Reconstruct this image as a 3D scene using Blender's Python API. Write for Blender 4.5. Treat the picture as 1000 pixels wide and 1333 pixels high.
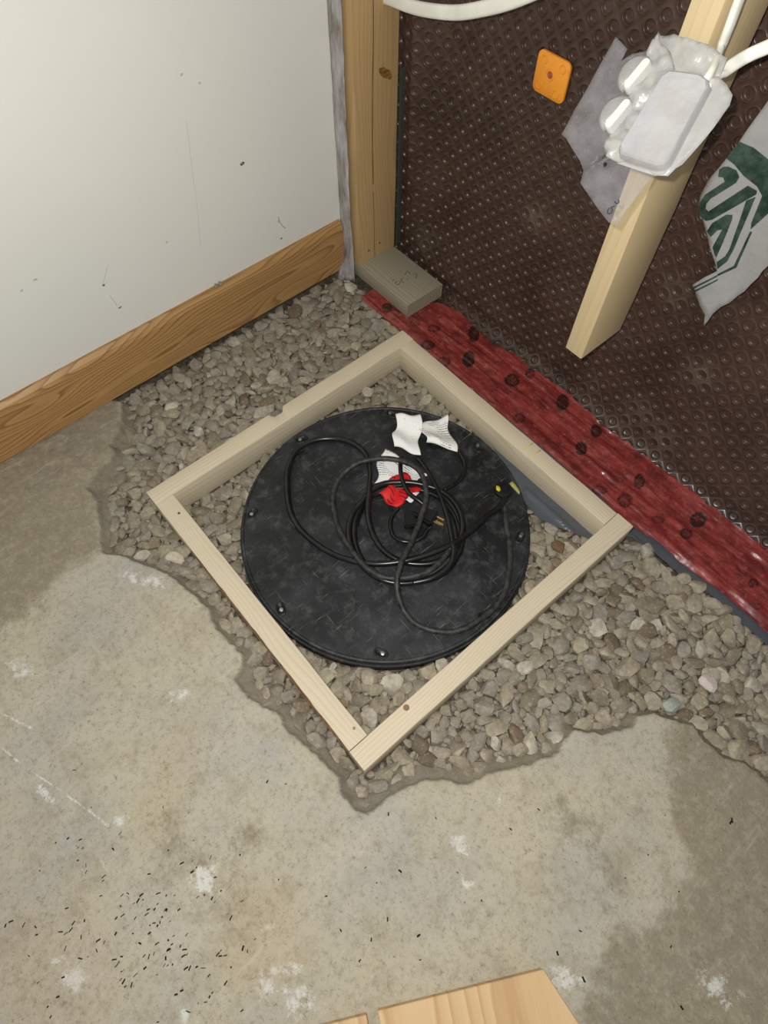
import bpy, bmesh, math, random
import numpy as np
from mathutils import Vector, Matrix

for o in list(bpy.data.objects):
    bpy.data.objects.remove(o, do_unlink=True)
scene = bpy.context.scene
COL = scene.collection

# ------------------------------------------------------------------ camera, world, light, exposure
def rodrigues(r):
    r = np.array(r, float); th = np.linalg.norm(r); k = r / th
    K = np.array([[0, -k[2], k[1]], [k[2], 0, -k[0]], [-k[1], k[0], 0]])
    return np.eye(3) + math.sin(th) * K + (1 - math.cos(th)) * K @ K
CR = rodrigues((2.4238, 1.117, -0.2801))          # rows: right, down, forward
CP = np.array((0.7624, -0.714, 1.1037))
FPX = 817.9
cam_d = bpy.data.cameras.new('camera'); cam = bpy.data.objects.new('camera', cam_d); COL.objects.link(cam)
cam_d.sensor_fit = 'VERTICAL'; cam_d.sensor_height = 36.0; cam_d.lens = FPX / 1333 * 36.0
cam_d.clip_start = 0.01
M = Matrix.Identity(4)
for i in range(3):
    M[i][0] = CR[0][i]; M[i][1] = -CR[1][i]; M[i][2] = -CR[2][i]; M[i][3] = CP[i]
cam.matrix_world = M
scene.camera = cam

world = bpy.data.worlds.new('world'); scene.world = world; world.use_nodes = True
bg = world.node_tree.nodes['Background']
bg.inputs[0].default_value = (0.95, 0.97, 1.0, 1); bg.inputs[1].default_value = 0.32

# the phone's flash, a few centimetres beside the lens
fl_d = bpy.data.lights.new('phone_flash', 'POINT'); fl = bpy.data.objects.new('phone_flash', fl_d); COL.objects.link(fl)
fl_d.energy = 44; fl_d.shadow_soft_size = 0.008; fl_d.color = (1.0, 0.975, 0.93)
fl.location = Vector(CP - CR[0] * 0.035 - CR[1] * 0.035)

vs = scene.view_settings
vs.view_transform = 'Standard'; vs.look = 'None'; vs.exposure = 0.0; vs.gamma = 1.0; vs.use_curve_mapping = False

# ------------------------------------------------------------------ geometry helpers
def ray(px):
    d = np.array([(px[0] - 500) / FPX, (px[1] - 666.5) / FPX, 1.0]); return CR.T @ d
def at_z(px, z):                 # point of the real horizontal plane at height z
    d = ray(px); return CP + d * (z - CP[2]) / d[2]
def at_plane(px, n, p0):
    d = ray(px); n = np.array(n, float); return CP + d * np.dot(n, np.array(p0) - CP) / np.dot(n, d)
def at_y(px, y): return at_plane(px, (0, 1, 0), (0, y, 0))

def hash2(i, j, seed):
    i = i.astype(np.int64); j = j.astype(np.int64)
    h = (i * 374761393 + j * 668265263 + seed * 1442695041) & 0x7fffffff
    h = ((h ^ (h >> 13)) * 1274126177) & 0x7fffffff
    return ((h ^ (h >> 16)) & 0xffff) / 65535.0
def vnoise(x, y, seed=0):
    x = np.asarray(x, float); y = np.asarray(y, float)
    i = np.floor(x); j = np.floor(y); u = x - i; v = y - j
    u = u * u * (3 - 2 * u); v = v * v * (3 - 2 * v)
    a = hash2(i, j, seed); b = hash2(i + 1, j, seed); c = hash2(i, j + 1, seed); d = hash2(i + 1, j + 1, seed)
    return (a * (1 - u) + b * u) * (1 - v) + (c * (1 - u) + d * u) * v * 1.0
def fbm(x, y, seed=0, oct=4):
    s = 0; a = 0.5
    for k in range(oct):
        s = s + a * (vnoise(x * 2 ** k, y * 2 ** k, seed + k * 17) * 2 - 1); a *= 0.5
    return s                     # about -1..1
def sat(x): return np.clip(x, 0, 1)
def sstep(a, b, x):
    t = sat((x - a) / (b - a)); return t * t * (3 - 2 * t)
def seg_dist(P, poly, closed=False):
    P = np.asarray(P, float); best = np.full(len(P), 1e9); idx = np.zeros(len(P))
    n = len(poly)
    for k in range(n if closed else n - 1):
        a = poly[k]; b = poly[(k + 1) % n]; ab = b - a; L = ab @ ab + 1e-12
        t = np.clip(((P - a) @ ab) / L, 0, 1)
        d = np.hypot(P[:, 0] - a[0] - t * ab[0], P[:, 1] - a[1] - t * ab[1])
        m = d < best; best[m] = d[m]; idx[m] = k + t[m]
    return best, idx
def inside(P, poly):
    x = P[:, 0]; y = P[:, 1]; r = np.zeros(len(P), bool); n = len(poly)
    for k in range(n):
        x0, y0 = poly[k]; x1, y1 = poly[(k + 1) % n]
        if y0 == y1: continue
        c = ((y0 > y) != (y1 > y)) & (x < (x1 - x0) * (y - y0) / (y1 - y0) + x0); r ^= c
    return r

def mesh_from(name, verts, faces, smooth=False):
    me = bpy.data.meshes.new(name)
    verts = np.asarray(verts, np.float32)
    fa = np.asarray(faces)
    if fa.ndim == 2 and fa.dtype != object:
        nf, k = fa.shape
        me.vertices.add(len(verts)); me.vertices.foreach_set('co', verts.ravel())
        me.loops.add(nf * k); me.loops.foreach_set('vertex_index', fa.ravel().astype(np.int32))
        me.polygons.add(nf); me.polygons.foreach_set('loop_start', np.arange(0, nf * k, k, dtype=np.int32))
        me.update(calc_edges=True); me.validate()
    else:
        me.from_pydata([tuple(map(float, v)) for v in verts], [], [tuple(int(i) for i in f) for f in faces]); me.update()
    if smooth: me.polygons.foreach_set('use_smooth', [True] * len(me.polygons))
    return me
def add_attr(me, name, vals):
    a = me.attributes.new(name, 'FLOAT', 'POINT'); a.data.foreach_set('value', np.asarray(vals, np.float32))
def grid_faces(nu, nv):          # vertex index = i*nv+j
    i, j = np.meshgrid(np.arange(nu - 1), np.arange(nv - 1), indexing='ij'); a = (i * nv + j).ravel()
    return np.stack([a, a + nv, a + nv + 1, a + 1], 1)
def obj(name, me, mat, parent=None, loc=None, rot=None):
    o = bpy.data.objects.new(name, me); COL.objects.link(o)
    if mat is not None and me is not None and len(me.materials) == 0: me.materials.append(mat)
    if parent is not None: o.parent = parent
    if loc is not None: o.location = loc
    if rot is not None: o.rotation_euler = rot
    return o
def empty(name, loc=(0, 0, 0), rot=(0, 0, 0)):
    o = bpy.data.objects.new(name, None); COL.objects.link(o); o.location = loc; o.rotation_euler = rot; o.empty_display_size = 0.02
    return o
def tag(o, label=None, cat=None, group=None, kind=None):
    if label: o['label'] = label
    if cat: o['category'] = cat
    if group: o['group'] = group
    if kind: o['kind'] = kind
    return o
def bm_mesh(name, bm, smooth=False):
    bmesh.ops.recalc_face_normals(bm, faces=bm.faces)
    me = bpy.data.meshes.new(name); bm.to_mesh(me); bm.free()
    if smooth: me.polygons.foreach_set('use_smooth', [True] * len(me.polygons))
    return me
def sharp(o, deg=35):
    me = o.data; me.polygons.foreach_set('use_smooth', [True] * len(me.polygons))
    try: me.set_sharp_from_angle(angle=math.radians(deg))
    except Exception: pass
def box_mesh(name, sx, sy, sz, bev=0.002, seg=2, origin='center'):
    bm = bmesh.new(); bmesh.ops.create_cube(bm, size=1)
    for v in bm.verts: v.co = Vector((v.co.x * sx, v.co.y * sy, v.co.z * sz))
    if bev > 0: bmesh.ops.bevel(bm, geom=list(bm.edges), offset=bev, segments=seg, affect='EDGES', profile=0.5)
    return bm_mesh(name, bm)
def catmull(P, n=8, closed=False):
    P = np.asarray(P, float); out = []; N = len(P)
    rng = range(N if closed else N - 1)
    for i in rng:
        if closed: p0, p1, p2, p3 = P[(i - 1) % N], P[i], P[(i + 1) % N], P[(i + 2) % N]
        else: p0, p1, p2, p3 = P[max(i - 1, 0)], P[i], P[i + 1], P[min(i + 2, N - 1)]
        for t in np.linspace(0, 1, n, endpoint=False):
            out.append(0.5 * ((2 * p1) + (-p0 + p2) * t + (2 * p0 - 5 * p1 + 4 * p2 - p3) * t * t + (-p0 + 3 * p1 - 3 * p2 + p3) * t ** 3))
    if not closed: out.append(P[-1])
    return np.array(out)
def tube_mesh(name, P, prof, up=(0, 0, 1), close_ends=True):
    """sweep a closed profile (list of (side, up) offsets) along the points P"""
    P = np.asarray(P, float); n = len(P); k = len(prof); prof = np.asarray(prof, float)
    Tn = np.gradient(P, axis=0); Tn /= np.linalg.norm(Tn, axis=1)[:, None] + 1e-12
    U = np.array(up, float); S = np.cross(Tn, U); nn = np.linalg.norm(S, axis=1)
    S[nn < 1e-4] = (1, 0, 0); S /= np.linalg.norm(S, axis=1)[:, None]; V = np.cross(S, Tn)
    verts = (P[:, None, :] + S[:, None, :] * prof[None, :, 0:1] + V[:, None, :] * prof[None, :, 1:2]).reshape(-1, 3)
    faces = [(i * k + j, i * k + (j + 1) % k, (i + 1) * k + (j + 1) % k, (i + 1) * k + j) for i in range(n - 1) for j in range(k)]
    if close_ends: faces += [tuple(range(k - 1, -1, -1)), tuple((n - 1) * k + j for j in range(k))]
    me = mesh_from(name, verts, np.array(faces, dtype=object), smooth=True); return me
def circ(r, k=10, ry=None):
    ry = ry or r
    return [(r * math.cos(2 * math.pi * i / k), ry * math.sin(2 * math.pi * i / k)) for i in range(k)]
def stadium(w, h, k=6):
    r = h / 2; a = w / 2 - r; P = []
    for i in range(k + 1): t = -math.pi / 2 + math.pi * i / k; P.append((a + r * math.cos(t), r * math.sin(t)))
    for i in range(k + 1): t = math.pi / 2 + math.pi * i / k; P.append((-a + r * math.cos(t), r * math.sin(t)))
    return P
def poly_sheet(name, pts, maxlen, disp=None, thick=0.0):
    """fill a planar outline (3D points) with an even triangle mesh and move it by disp(co) -> vector"""
    from mathutils.geometry import delaunay_2d_cdt
    Q = np.asarray(pts, float); c0 = Q.mean(0); e1 = Q[1] - Q[0]; nrm = np.zeros(3)
    for i in range(len(Q)): nrm += np.cross(Q[i] - c0, Q[(i + 1) % len(Q)] - c0)
    nrm /= np.linalg.norm(nrm); e1 -= nrm * (e1 @ nrm); e1 /= np.linalg.norm(e1); e2 = np.cross(nrm, e1)
    ab = np.stack([(Q - c0) @ e1, (Q - c0) @ e2], 1); out = []
    for i in range(len(ab)):
        p, q_ = ab[i], ab[(i + 1) % len(ab)]; k = max(1, int(np.linalg.norm(q_ - p) / maxlen))
        out += [p + (q_ - p) * t_ / k for t_ in range(k)]
    out = np.array(out); lo, hi = out.min(0), out.max(0); h_ = maxlen
    G = np.stack(np.meshgrid(np.arange(lo[0], hi[0], h_), np.arange(lo[1], hi[1], h_), indexing='ij'), -1).reshape(-1, 2); G[:, 0] += (np.round(G[:, 1] / h_) % 2) * h_ * 0.4
    dB, _ = seg_dist(G, out, True); G = G[inside(G, out) & (dB > h_ * 0.45)]
    allp = [Vector((float(x), float(y))) for x, y in np.vstack([out, G])]; n = len(out)
    r_ = delaunay_2d_cdt(allp, [], [list(range(n))], 1, 1e-7)
    V_ = [Vector(tuple(c0 + e1 * v.x + e2 * v.y)) for v in r_[0]]
    if disp: V_ = [v + Vector(disp(v)) for v in V_]
    return mesh_from(name, [tuple(v) for v in V_], np.array([tuple(f) for f in r_[2]]), True)

# ------------------------------------------------------------------ material helpers
class NT:
    def __init__(s, name):
        s.m = bpy.data.materials.new(name); s.m.use_nodes = True; s.t = s.m.node_tree
        s.b = s.t.nodes['Principled BSDF']; s.out = s.t.nodes['Material Output']
    def n(s, kind, **kw):
        nd = s.t.nodes.new('ShaderNode' + kind)
        for k, v in kw.items(): setattr(nd, k, v)
        return nd
    def l(s, a, b): s.t.links.new(a, b)
    def val(s, sock, v):
        if hasattr(v, 'is_output') or hasattr(v, 'links'): s.l(v, sock)
        else: sock.default_value = v
    def coord(s, which='Object', scale=(1, 1, 1), rot=(0, 0, 0), loc=(0, 0, 0)):
        c = s.n('TexCoord'); mp = s.n('Mapping'); s.l(c.outputs[which], mp.inputs['Vector'])
        mp.inputs['Scale'].default_value = scale; mp.inputs['Rotation'].default_value = rot; mp.inputs['Location'].default_value = loc
        return mp.outputs[0]
    def noise(s, vec, scale, detail=4, rough=0.55, dist=0.0, out='Fac'):
        nd = s.n('TexNoise'); s.l(vec, nd.inputs['Vector']); nd.inputs['Scale'].default_value = scale
        nd.inputs['Detail'].default_value = detail; nd.inputs['Roughness'].default_value = rough; nd.inputs['Distortion'].default_value = dist
        return nd.outputs[out]
    def ramp(s, fac, stops, interp='LINEAR'):
        nd = s.n('ValToRGB'); nd.color_ramp.interpolation = interp; s.l(fac, nd.inputs[0])
        el = nd.color_ramp.elements
        while len(el) < len(stops): el.new(0.5)
        for e, (p, c) in zip(el, stops):
            e.position = p; e.color = (c, c, c, 1) if isinstance(c, (int, float)) else (*c, 1)
        return nd.outputs[0]
    def mix(s, fac, a, b, mode='MIX'):
        nd = s.n('MixRGB', blend_type=mode)
        for sock, v in zip(nd.inputs, (fac, a, b)):
            if isinstance(v, tuple): sock.default_value = (*v, 1)
            elif isinstance(v, (int, float)): sock.default_value = v if sock.type == 'VALUE' else (v, v, v, 1)
            else: s.l(v, sock)
        return nd.outputs[0]
    def math(s, op, a, b=0.0, clamp=False):
        nd = s.n('Math', operation=op, use_clamp=clamp)
        for sock, v in zip(nd.inputs, (a, b)):
            if isinstance(v, (int, float)): sock.default_value = v
            else: s.l(v, sock)
        return nd.outputs[0]
    def attr(s, name): return s.n('Attribute', attribute_name=name).outputs['Fac']
    def bump(s, h, strength=0.3, dist=0.002):
        nd = s.n('Bump'); nd.inputs['Strength'].default_value = strength; nd.inputs['Distance'].default_value = dist
        s.l(h, nd.inputs['Height']); s.l(nd.outputs[0], s.b.inputs['Normal'])
    def set(s, color=None, rough=None, spec=None, metal=None, alpha=None, trans=None, coat=None):
        for k, v in (('Base Color', color), ('Roughness', rough), ('Specular IOR Level', spec), ('Metallic', metal), ('Alpha', alpha), ('Transmission Weight', trans), ('Coat Weight', coat)):
            if v is None: continue
            if isinstance(v, tuple): s.b.inputs[k].default_value = (*v, 1)
            elif isinstance(v, (int, float)): s.b.inputs[k].default_value = v
            else: s.l(v, s.b.inputs[k])
        return s.m
def srgb(r, g, b):
    f = lambda c: (c / 255 / 12.92) if c / 255 <= 0.04045 else ((c / 255 + 0.055) / 1.055) ** 2.4
    return (f(r), f(g), f(b))
def plain(name, col, rough=0.5, spec=0.5, metal=0.0, alpha=1.0):
    t = NT(name); return t.set(color=col, rough=rough, spec=spec, metal=metal, alpha=alpha)

def wood_mat(name, light, dark, ring=70, contrast=0.8, rough=0.62, knot=None, rnd=True, warp=0.5, fine=0.35):
    """grain runs along local X"""
    t = NT(name)
    v = t.coord('Object')
    if rnd:
        oi = t.n('ObjectInfo'); add = t.n('VectorMath', operation='ADD'); sc = t.n('VectorMath', operation='SCALE')
        cmb = t.n('CombineXYZ'); 
        for i in range(3): t.l(oi.outputs['Random'], cmb.inputs[i])
        t.l(cmb.outputs[0], sc.inputs[0]); sc.inputs['Scale'].default_value = 3.7
        t.l(v, add.inputs[0]); t.l(sc.outputs[0], add.inputs[1]); v = add.outputs[0]
    def mp(scale):
        m = t.n('Mapping'); t.l(v, m.inputs[0]); m.inputs['Scale'].default_value = scale; return m.outputs[0]
    # rings: distance across the grain, warped by a slow noise
    low = t.noise(mp((1.3, 7, 7)), 1.0, 2, 0.5)
    sep = t.n('SeparateXYZ'); t.l(v, sep.inputs[0])
    yy = t.math('ADD', sep.outputs[1], t.math('MULTIPLY', sep.outputs[2], 0.6))
    ph = t.math('ADD', t.math('MULTIPLY', yy, ring), t.math('MULTIPLY', low, ring * 0.11 * warp * 2))
    fr = t.math('FRACT', ph)
    rings = t.ramp(fr, [(0.0, 0.15), (0.62, 0.45), (0.9, 1.0), (1.0, 0.15)])
    fib = t.noise(mp((9, 420, 420)), 1.0, 3, 0.6)
    f = t.math('ADD', t.math('MULTIPLY', rings, contrast), t.math('MULTIPLY', t.math('SUBTRACT', fib, 0.5), fine), clamp=True)
    c = t.mix(f, light, dark)
    blot = t.noise(mp((4, 10, 10)), 1.0, 3)
    c = t.mix(t.ramp(blot, [(0.35, 0.0), (0.75, 0.28)]), c, tuple(x * 0.72 for x in light))
    if knot:
        for (kx, ky, kz, kr) in knot:
            d = t.n('VectorMath', operation='DISTANCE'); m = t.n('Mapping'); cc = t.n('TexCoord'); t.l(cc.outputs['Object'], m.inputs[0])
            m.inputs['Scale'].default_value = (0.7, 1, 1); t.l(m.outputs[0], d.inputs[0]); d.inputs[1].default_value = (kx * 0.7, ky, kz)
            nz = t.noise(t.coord('Object'), 60, 3)
            dd = t.math('ADD', d.outputs['Value'], t.math('MULTIPLY', nz, kr * 0.6))
            msk = t.ramp(t.math('DIVIDE', dd, kr * 1.4), [(0.35, 1.0), (0.8, 0.35), (1.0, 0.0)])
            c = t.mix(msk, c, tuple(x * 0.45 for x in dark))
    t.bump(t.math('ADD', fib, t.math('MULTIPLY', rings, 0.4)), 0.25, 0.0006)
    return t.set(color=c, rough=rough, spec=0.25)

MAT = {}
MAT['pine'] = wood_mat('pine', srgb(206, 194, 169), srgb(178, 161, 130), ring=150, contrast=0.55)
MAT['pine_side'] = MAT['pine']
MAT['stud'] = wood_mat('stud_pine', srgb(184, 154, 108), srgb(156, 126, 82), ring=90, contrast=0.55, knot=[(-0.12, -0.043, 0.03, 0.022)])
MAT['stick'] = wood_mat('strapping_pine', srgb(206, 186, 146), srgb(184, 158, 114), ring=110, contrast=0.4, warp=0.3)
MAT['block'] = wood_mat('weathered_plate_wood', srgb(158, 150, 130), srgb(122, 113, 93), ring=120, contrast=0.6, fine=0.6)
MAT['oak'] = wood_mat('oak_baseboard', srgb(186, 147, 95), srgb(122, 84, 44), ring=62, contrast=0.85, rough=0.42, rnd=False, warp=2.6, fine=0.7)
MAT['ply'] = wood_mat('plywood', srgb(206, 178, 134), srgb(170, 128, 86), ring=22, contrast=0.7, warp=1.6)

# concrete: large tone masks come as vertex attributes (old glue, bare patches, paint drops)
t = NT('concrete'); v = t.coord('Object')
big = t.noise(v, 5.0, 5, 0.6); mid = t.noise(v, 24, 5, 0.65); fin = t.noise(v, 170, 4, 0.7); st = t.noise(t.coord('Object', scale=(9, 2.2, 2), rot=(0, 0, 0.75)), 1.0, 4, 0.6)
c = t.mix(t.ramp(big, [(0.36, 0), (0.62, 1)]), srgb(190, 181, 158), srgb(177, 174, 163))
c = t.mix(t.ramp(st, [(0.42, 0), (0.62, 0.6)]), c, srgb(196, 188, 168))
c = t.mix(t.ramp(mid, [(0.5, 0), (0.72, 0.5)]), c, srgb(150, 138, 114))
dk = t.mix(t.ramp(t.noise(v, 48, 6, 0.75), [(0.46, 0), (0.66, 0.8)]), srgb(136, 126, 105), srgb(172, 162, 140))
dm = t.ramp(t.math('ADD', t.attr('dark'), t.math('MULTIPLY', t.math('SUBTRACT', t.noise(v, 34, 6, 0.72), 0.5), 2.4)), [(0.25, 0), (0.8, 0.8)])
c = t.mix(dm, c, dk)
c = t.mix(t.math('MULTIPLY', t.attr('broken'), 0.85), c, t.mix(mid, srgb(112, 105, 90), srgb(146, 138, 121)))
wm = t.ramp(t.math('ADD', t.attr('white'), t.math('MULTIPLY', t.math('SUBTRACT', t.noise(v, 70, 5, 0.78), 0.5), 2.6)), [(0.5, 0), (0.85, 1)])
c = t.mix(t.math('MULTIPLY', wm, 0.85), c, srgb(222, 220, 212))
c = t.mix(t.ramp(t.attr('rust'), [(0, 0), (1, 0.22)]), c, srgb(180, 146, 106))
c = t.mix(t.ramp(t.noise(v, 90, 6, 0.8), [(0.34, 0.5), (0.5, 0)]), c, srgb(138, 126, 102))
c = t.mix(t.ramp(fin, [(0.28, 0.6), (0.42, 0)]), c, srgb(96, 88, 72))
c = t.mix(t.ramp(fin, [(0.62, 0), (0.74, 0.4)]), c, srgb(214, 208, 192))
gr = t.noise(v, 240, 6, 0.85)
c = t.mix(1.0, c, t.ramp(gr, [(0.28, 0.72), (0.46, 0.98), (0.68, 1.0)]), 'MULTIPLY')
c = t.mix(t.ramp(t.noise(t.coord('Object', scale=(70, 9, 9), rot=(0, 0, 0.9)), 1.0, 4, 0.7), [(0.6, 0), (0.75, 0.45)]), c, srgb(206, 200, 184))
t.bump(t.math('ADD', t.math('MULTIPLY', gr, 0.9), mid), 0.8, 0.003)
MAT['concrete'] = t.set(color=c, rough=0.85, spec=0.2)

# pebbles: in the joined gravel every stone draws its own tone; the single pebbles take one of five tones
def pebble_mat(name, stops):
    t = NT(name); v = t.coord('Object') if len(stops) > 3 else t.coord('Object', scale=(0.011, 0.011, 0.011))
    oi = t.n('ObjectInfo'); ge = t.n('NewGeometry')
    r = t.math('FRACT', t.math('ADD', oi.outputs['Random'], ge.outputs['Random Per Island']))
    c = t.ramp(r, stops)
    nz = t.noise(v, 130, 4, 0.65)
    c = t.mix(t.ramp(nz, [(0.35, 0.5), (0.65, 0)]), c, srgb(98, 90, 77))
    c = t.mix(t.ramp(t.noise(v, 320, 3, 0.6), [(0.55, 0), (0.7, 0.35)]), c, srgb(190, 182, 164))
    t.bump(nz, 0.3, 0.0008)
    return t.set(color=c, rough=0.72, spec=0.3)
MAT['pebble'] = pebble_mat('pebble', [(0.0, srgb(128, 119, 103)), (0.2, srgb(146, 138, 121)), (0.42, srgb(158, 149, 130)), (0.6, srgb(142, 135, 123)), (0.78, srgb(168, 159, 140)), (0.90, srgb(146, 132, 110)), (0.96, srgb(112, 96, 77)), (1.0, srgb(188, 181, 166))])
TONES = [('beige', pebble_mat('pebble_beige', [(0, srgb(156, 146, 126)), (1, srgb(170, 160, 139))])), ('grey', pebble_mat('pebble_grey', [(0, srgb(138, 131, 118)), (1, srgb(153, 146, 132))])),
         ('drab brown', pebble_mat('pebble_drab', [(0, srgb(128, 119, 101)), (1, srgb(146, 136, 116))])), ('dark brown', pebble_mat('pebble_brown', [(0, srgb(104, 90, 72)), (1, srgb(124, 108, 88))])), ('pale', pebble_mat('pebble_pale', [(0, srgb(180, 172, 155)), (1, srgb(192, 185, 169))]))]
t = NT('gravel_fines'); v = t.coord('Object')
c = t.ramp(t.noise(v, 120, 4, 0.7), [(0.35, srgb(58, 52, 44)), (0.65, srgb(104, 95, 80))])
MAT['fines'] = t.set(color=c, rough=0.95, spec=0.1)

# painted wall
t = NT('white_paint'); v = t.coord('Object')
c = t.mix(t.ramp(t.noise(v, 2.2, 3), [(0.35, 0), (0.7, 1)]), srgb(222, 221, 212), srgb(216, 216, 209))
t.bump(t.noise(v, 90, 3, 0.6), 0.08, 0.002)
MAT['paint'] = t.set(color=c, rough=0.6, spec=0.3)
MAT['scuff'] = plain('dark_scuff', srgb(92, 88, 78), 0.8, 0.1)
MAT['hairline'] = plain('hairline_grey', srgb(176, 174, 166), 0.8, 0.1)

# membrane
t = NT('brown_membrane'); v = t.coord('Object')
c = t.mix(t.ramp(t.noise(v, 9, 4, 0.6), [(0.35, 0), (0.7, 1)]), srgb(58, 42, 34), srgb(76, 57, 48))
c = t.mix(t.math('MULTIPLY', t.attr('dust'), 0.38), c, srgb(128, 118, 104))
rg = t.ramp(t.noise(v, 45, 4, 0.6), [(0.3, 0.27), (0.7, 0.42)])
t.bump(t.noise(v, 60, 3, 0.6), 0.12, 0.002)
MAT['membrane'] = t.set(color=c, rough=rg, spec=0.5)
t = NT('foundation_concrete'); v = t.coord('Object')
MAT['foundation'] = t.set(color=t.ramp(t.noise(v, 12, 4), [(0.3, srgb(90, 86, 80)), (0.7, srgb(120, 116, 108))]), rough=0.9, spec=0.1)

# red sheathing tape with black printed marks
t = NT('red_tape'); v = t.coord('Object')
st = t.noise(t.coord('Object', scale=(15, 60, 40)), 1.0, 4, 0.65); n2 = t.noise(v, 26, 4, 0.65)
c = t.mix(t.ramp(st, [(0.38, 0), (0.66, 1)]), srgb(118, 38, 36), srgb(150, 66, 60))
c = t.mix(t.ramp(n2, [(0.48, 0), (0.70, 0.8)]), c, srgb(80, 30, 28))
c = t.mix(t.ramp(t.noise(v, 95, 4, 0.7), [(0.54, 0), (0.72, 0.55)]), c, srgb(168, 104, 96))
ink = t.ramp(t.math('ADD', t.attr('ink'), t.math('MULTIPLY', t.math('SUBTRACT', t.noise(v, 190, 4, 0.75), 0.5), 1.9)), [(0.40, 0), (0.85, 0.95)])
c = t.mix(ink, c, srgb(34, 24, 22))
t.bump(t.math('ADD', st, n2), 0.2, 0.003)
MAT['tape'] = t.set(color=c, rough=t.ramp(n2, [(0.3, 0.2), (0.7, 0.42)]), spec=0.5)

# black lid plastic, scuffed
t = NT('black_plastic'); v = t.coord('Object')
sm = t.noise(v, 9, 5, 0.65, 0.6)
sc1 = t.noise(t.coord('Object', scale=(260, 16, 1), rot=(0, 0, 0.6)), 1.0, 3, 0.6)
sc2 = t.noise(t.coord('Object', scale=(18, 300, 1), rot=(0, 0, -0.3)), 1.0, 3, 0.6)
scr = t.math('MAXIMUM', t.ramp(sc1, [(0.63, 0), (0.72, 1)]), t.ramp(sc2, [(0.65, 0), (0.74, 1)]))
gate = t.ramp(t.noise(v, 13, 3), [(0.40, 0), (0.58, 1)])
scr = t.math('MULTIPLY', scr, gate)
c = t.mix(t.ramp(sm, [(0.42, 0), (0.72, 1)]), srgb(20, 21, 23), srgb(44, 46, 48))
c = t.mix(t.ramp(t.noise(v, 42, 5, 0.7), [(0.50, 0), (0.74, 0.75)]), c, srgb(76, 78, 78))
c = t.mix(t.math('MULTIPLY', scr, 0.6), c, srgb(128, 128, 124))
c = t.mix(t.ramp(t.noise(v, 480, 2, 0.5), [(0.72, 0), (0.78, 0.7)]), c, srgb(120, 118, 108))
t.bump(t.math('ADD', t.noise(v, 30, 3), t.math('MULTIPLY', scr, 0.4)), 0.15, 0.002)
MAT['lid'] = t.set(color=c, rough=t.ramp(sm, [(0.3, 0.38), (0.7, 0.6)]), spec=0.4)
t = NT('black_cord'); v = t.coord('Object')
MAT['cord'] = t.set(color=t.ramp(t.noise(v, 60, 3), [(0.4, srgb(16, 16, 16)), (0.7, srgb(30, 30, 30))]), rough=0.28, spec=0.5)
t = NT('dusty_black_cord'); v = t.coord('Object')
MAT['cord2'] = t.set(color=t.ramp(t.noise(v, 90, 3), [(0.35, srgb(30, 30, 30)), (0.7, srgb(66, 66, 64))]), rough=0.5, spec=0.35)
MAT['brass'] = plain('brass', (0.75, 0.55, 0.22), 0.3, 0.5, 1.0)
MAT['steel'] = plain('steel', (0.42, 0.42, 0.42), 0.35, 0.5, 1.0)
MAT['dark_steel'] = plain('dark_steel', (0.12, 0.11, 0.10), 0.45, 0.5, 0.8)
MAT['yellow'] = plain('yellow_residue', srgb(206, 190, 40), 0.6)
MAT['olive'] = plain('olive_residue', srgb(160, 160, 80), 0.6)
MAT['orange'] = None
t = NT('orange_plastic'); v = t.coord('Object')
MAT['orange'] = t.set(color=t.ramp(t.noise(v, 40, 2), [(0.3, srgb(222, 142, 40)), (0.7, srgb(232, 152, 48))]), rough=0.45, spec=0.4)
MAT['screw_red'] = plain('screw_red', srgb(170, 74, 50), 0.5)
MAT['pencil'] = plain('pencil_grey', srgb(84, 82, 74), 0.8, 0.1)
MAT['yellow_pencil'] = plain('yellow_crayon', srgb(216, 190, 90), 0.8, 0.1)
MAT['ink'] = plain('marker_ink', srgb(60, 58, 80), 0.6, 0.2)
MAT['green'] = None
t = NT('green_print'); v = t.coord('Object')
MAT['green'] = t.set(color=t.ramp(t.noise(v, 45, 4, 0.7), [(0.4, srgb(24, 48, 38)), (0.75, srgb(72, 90, 80))]), rough=0.4, spec=0.4)
t = NT('cable_white'); v = t.coord('Object')
MAT['cable'] = t.set(color=t.ramp(t.noise(v, 30, 3), [(0.3, srgb(222, 220, 208)), (0.7, srgb(236, 235, 226))]), rough=0.42, spec=0.4)
MAT['white_plastic'] = plain('white_plastic', srgb(214, 214, 208), 0.35, 0.5)

def film(name, col, alpha0, alpha1, rough=0.28, scale=30):
    t = NT(name); v = t.coord('Object'); n = t.noise(v, scale, 4, 0.6)
    t.bump(t.noise(v, scale * 1.4, 4, 0.6), 0.45, 0.004)
    return t.set(color=t.mix(n, tuple(x * 0.85 for x in col), col), rough=rough, spec=0.5, alpha=t.ramp(n, [(0.3, alpha0), (0.7, alpha1)]))
MAT['film'] = film('clear_poly_film', srgb(180, 178, 182), 0.13, 0.28)
MAT['boot'] = film('milky_poly', srgb(192, 192, 193), 0.70, 0.86)
MAT['boot_side'] = film('hazy_poly', srgb(200, 200, 196), 0.42, 0.66)
MAT['sheet'] = film('milky_sheet', srgb(160, 160, 158), 0.9, 0.97, 0.35)
MAT['poly_grey'] = film('grey_poly', srgb(84, 88, 94), 0.93, 0.98, 0.22, 24)
t = NT('grey_caulk_film'); v = t.coord('Object', scale=(60, 60, 14)); n = t.noise(v, 1.0, 5, 0.65)
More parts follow.
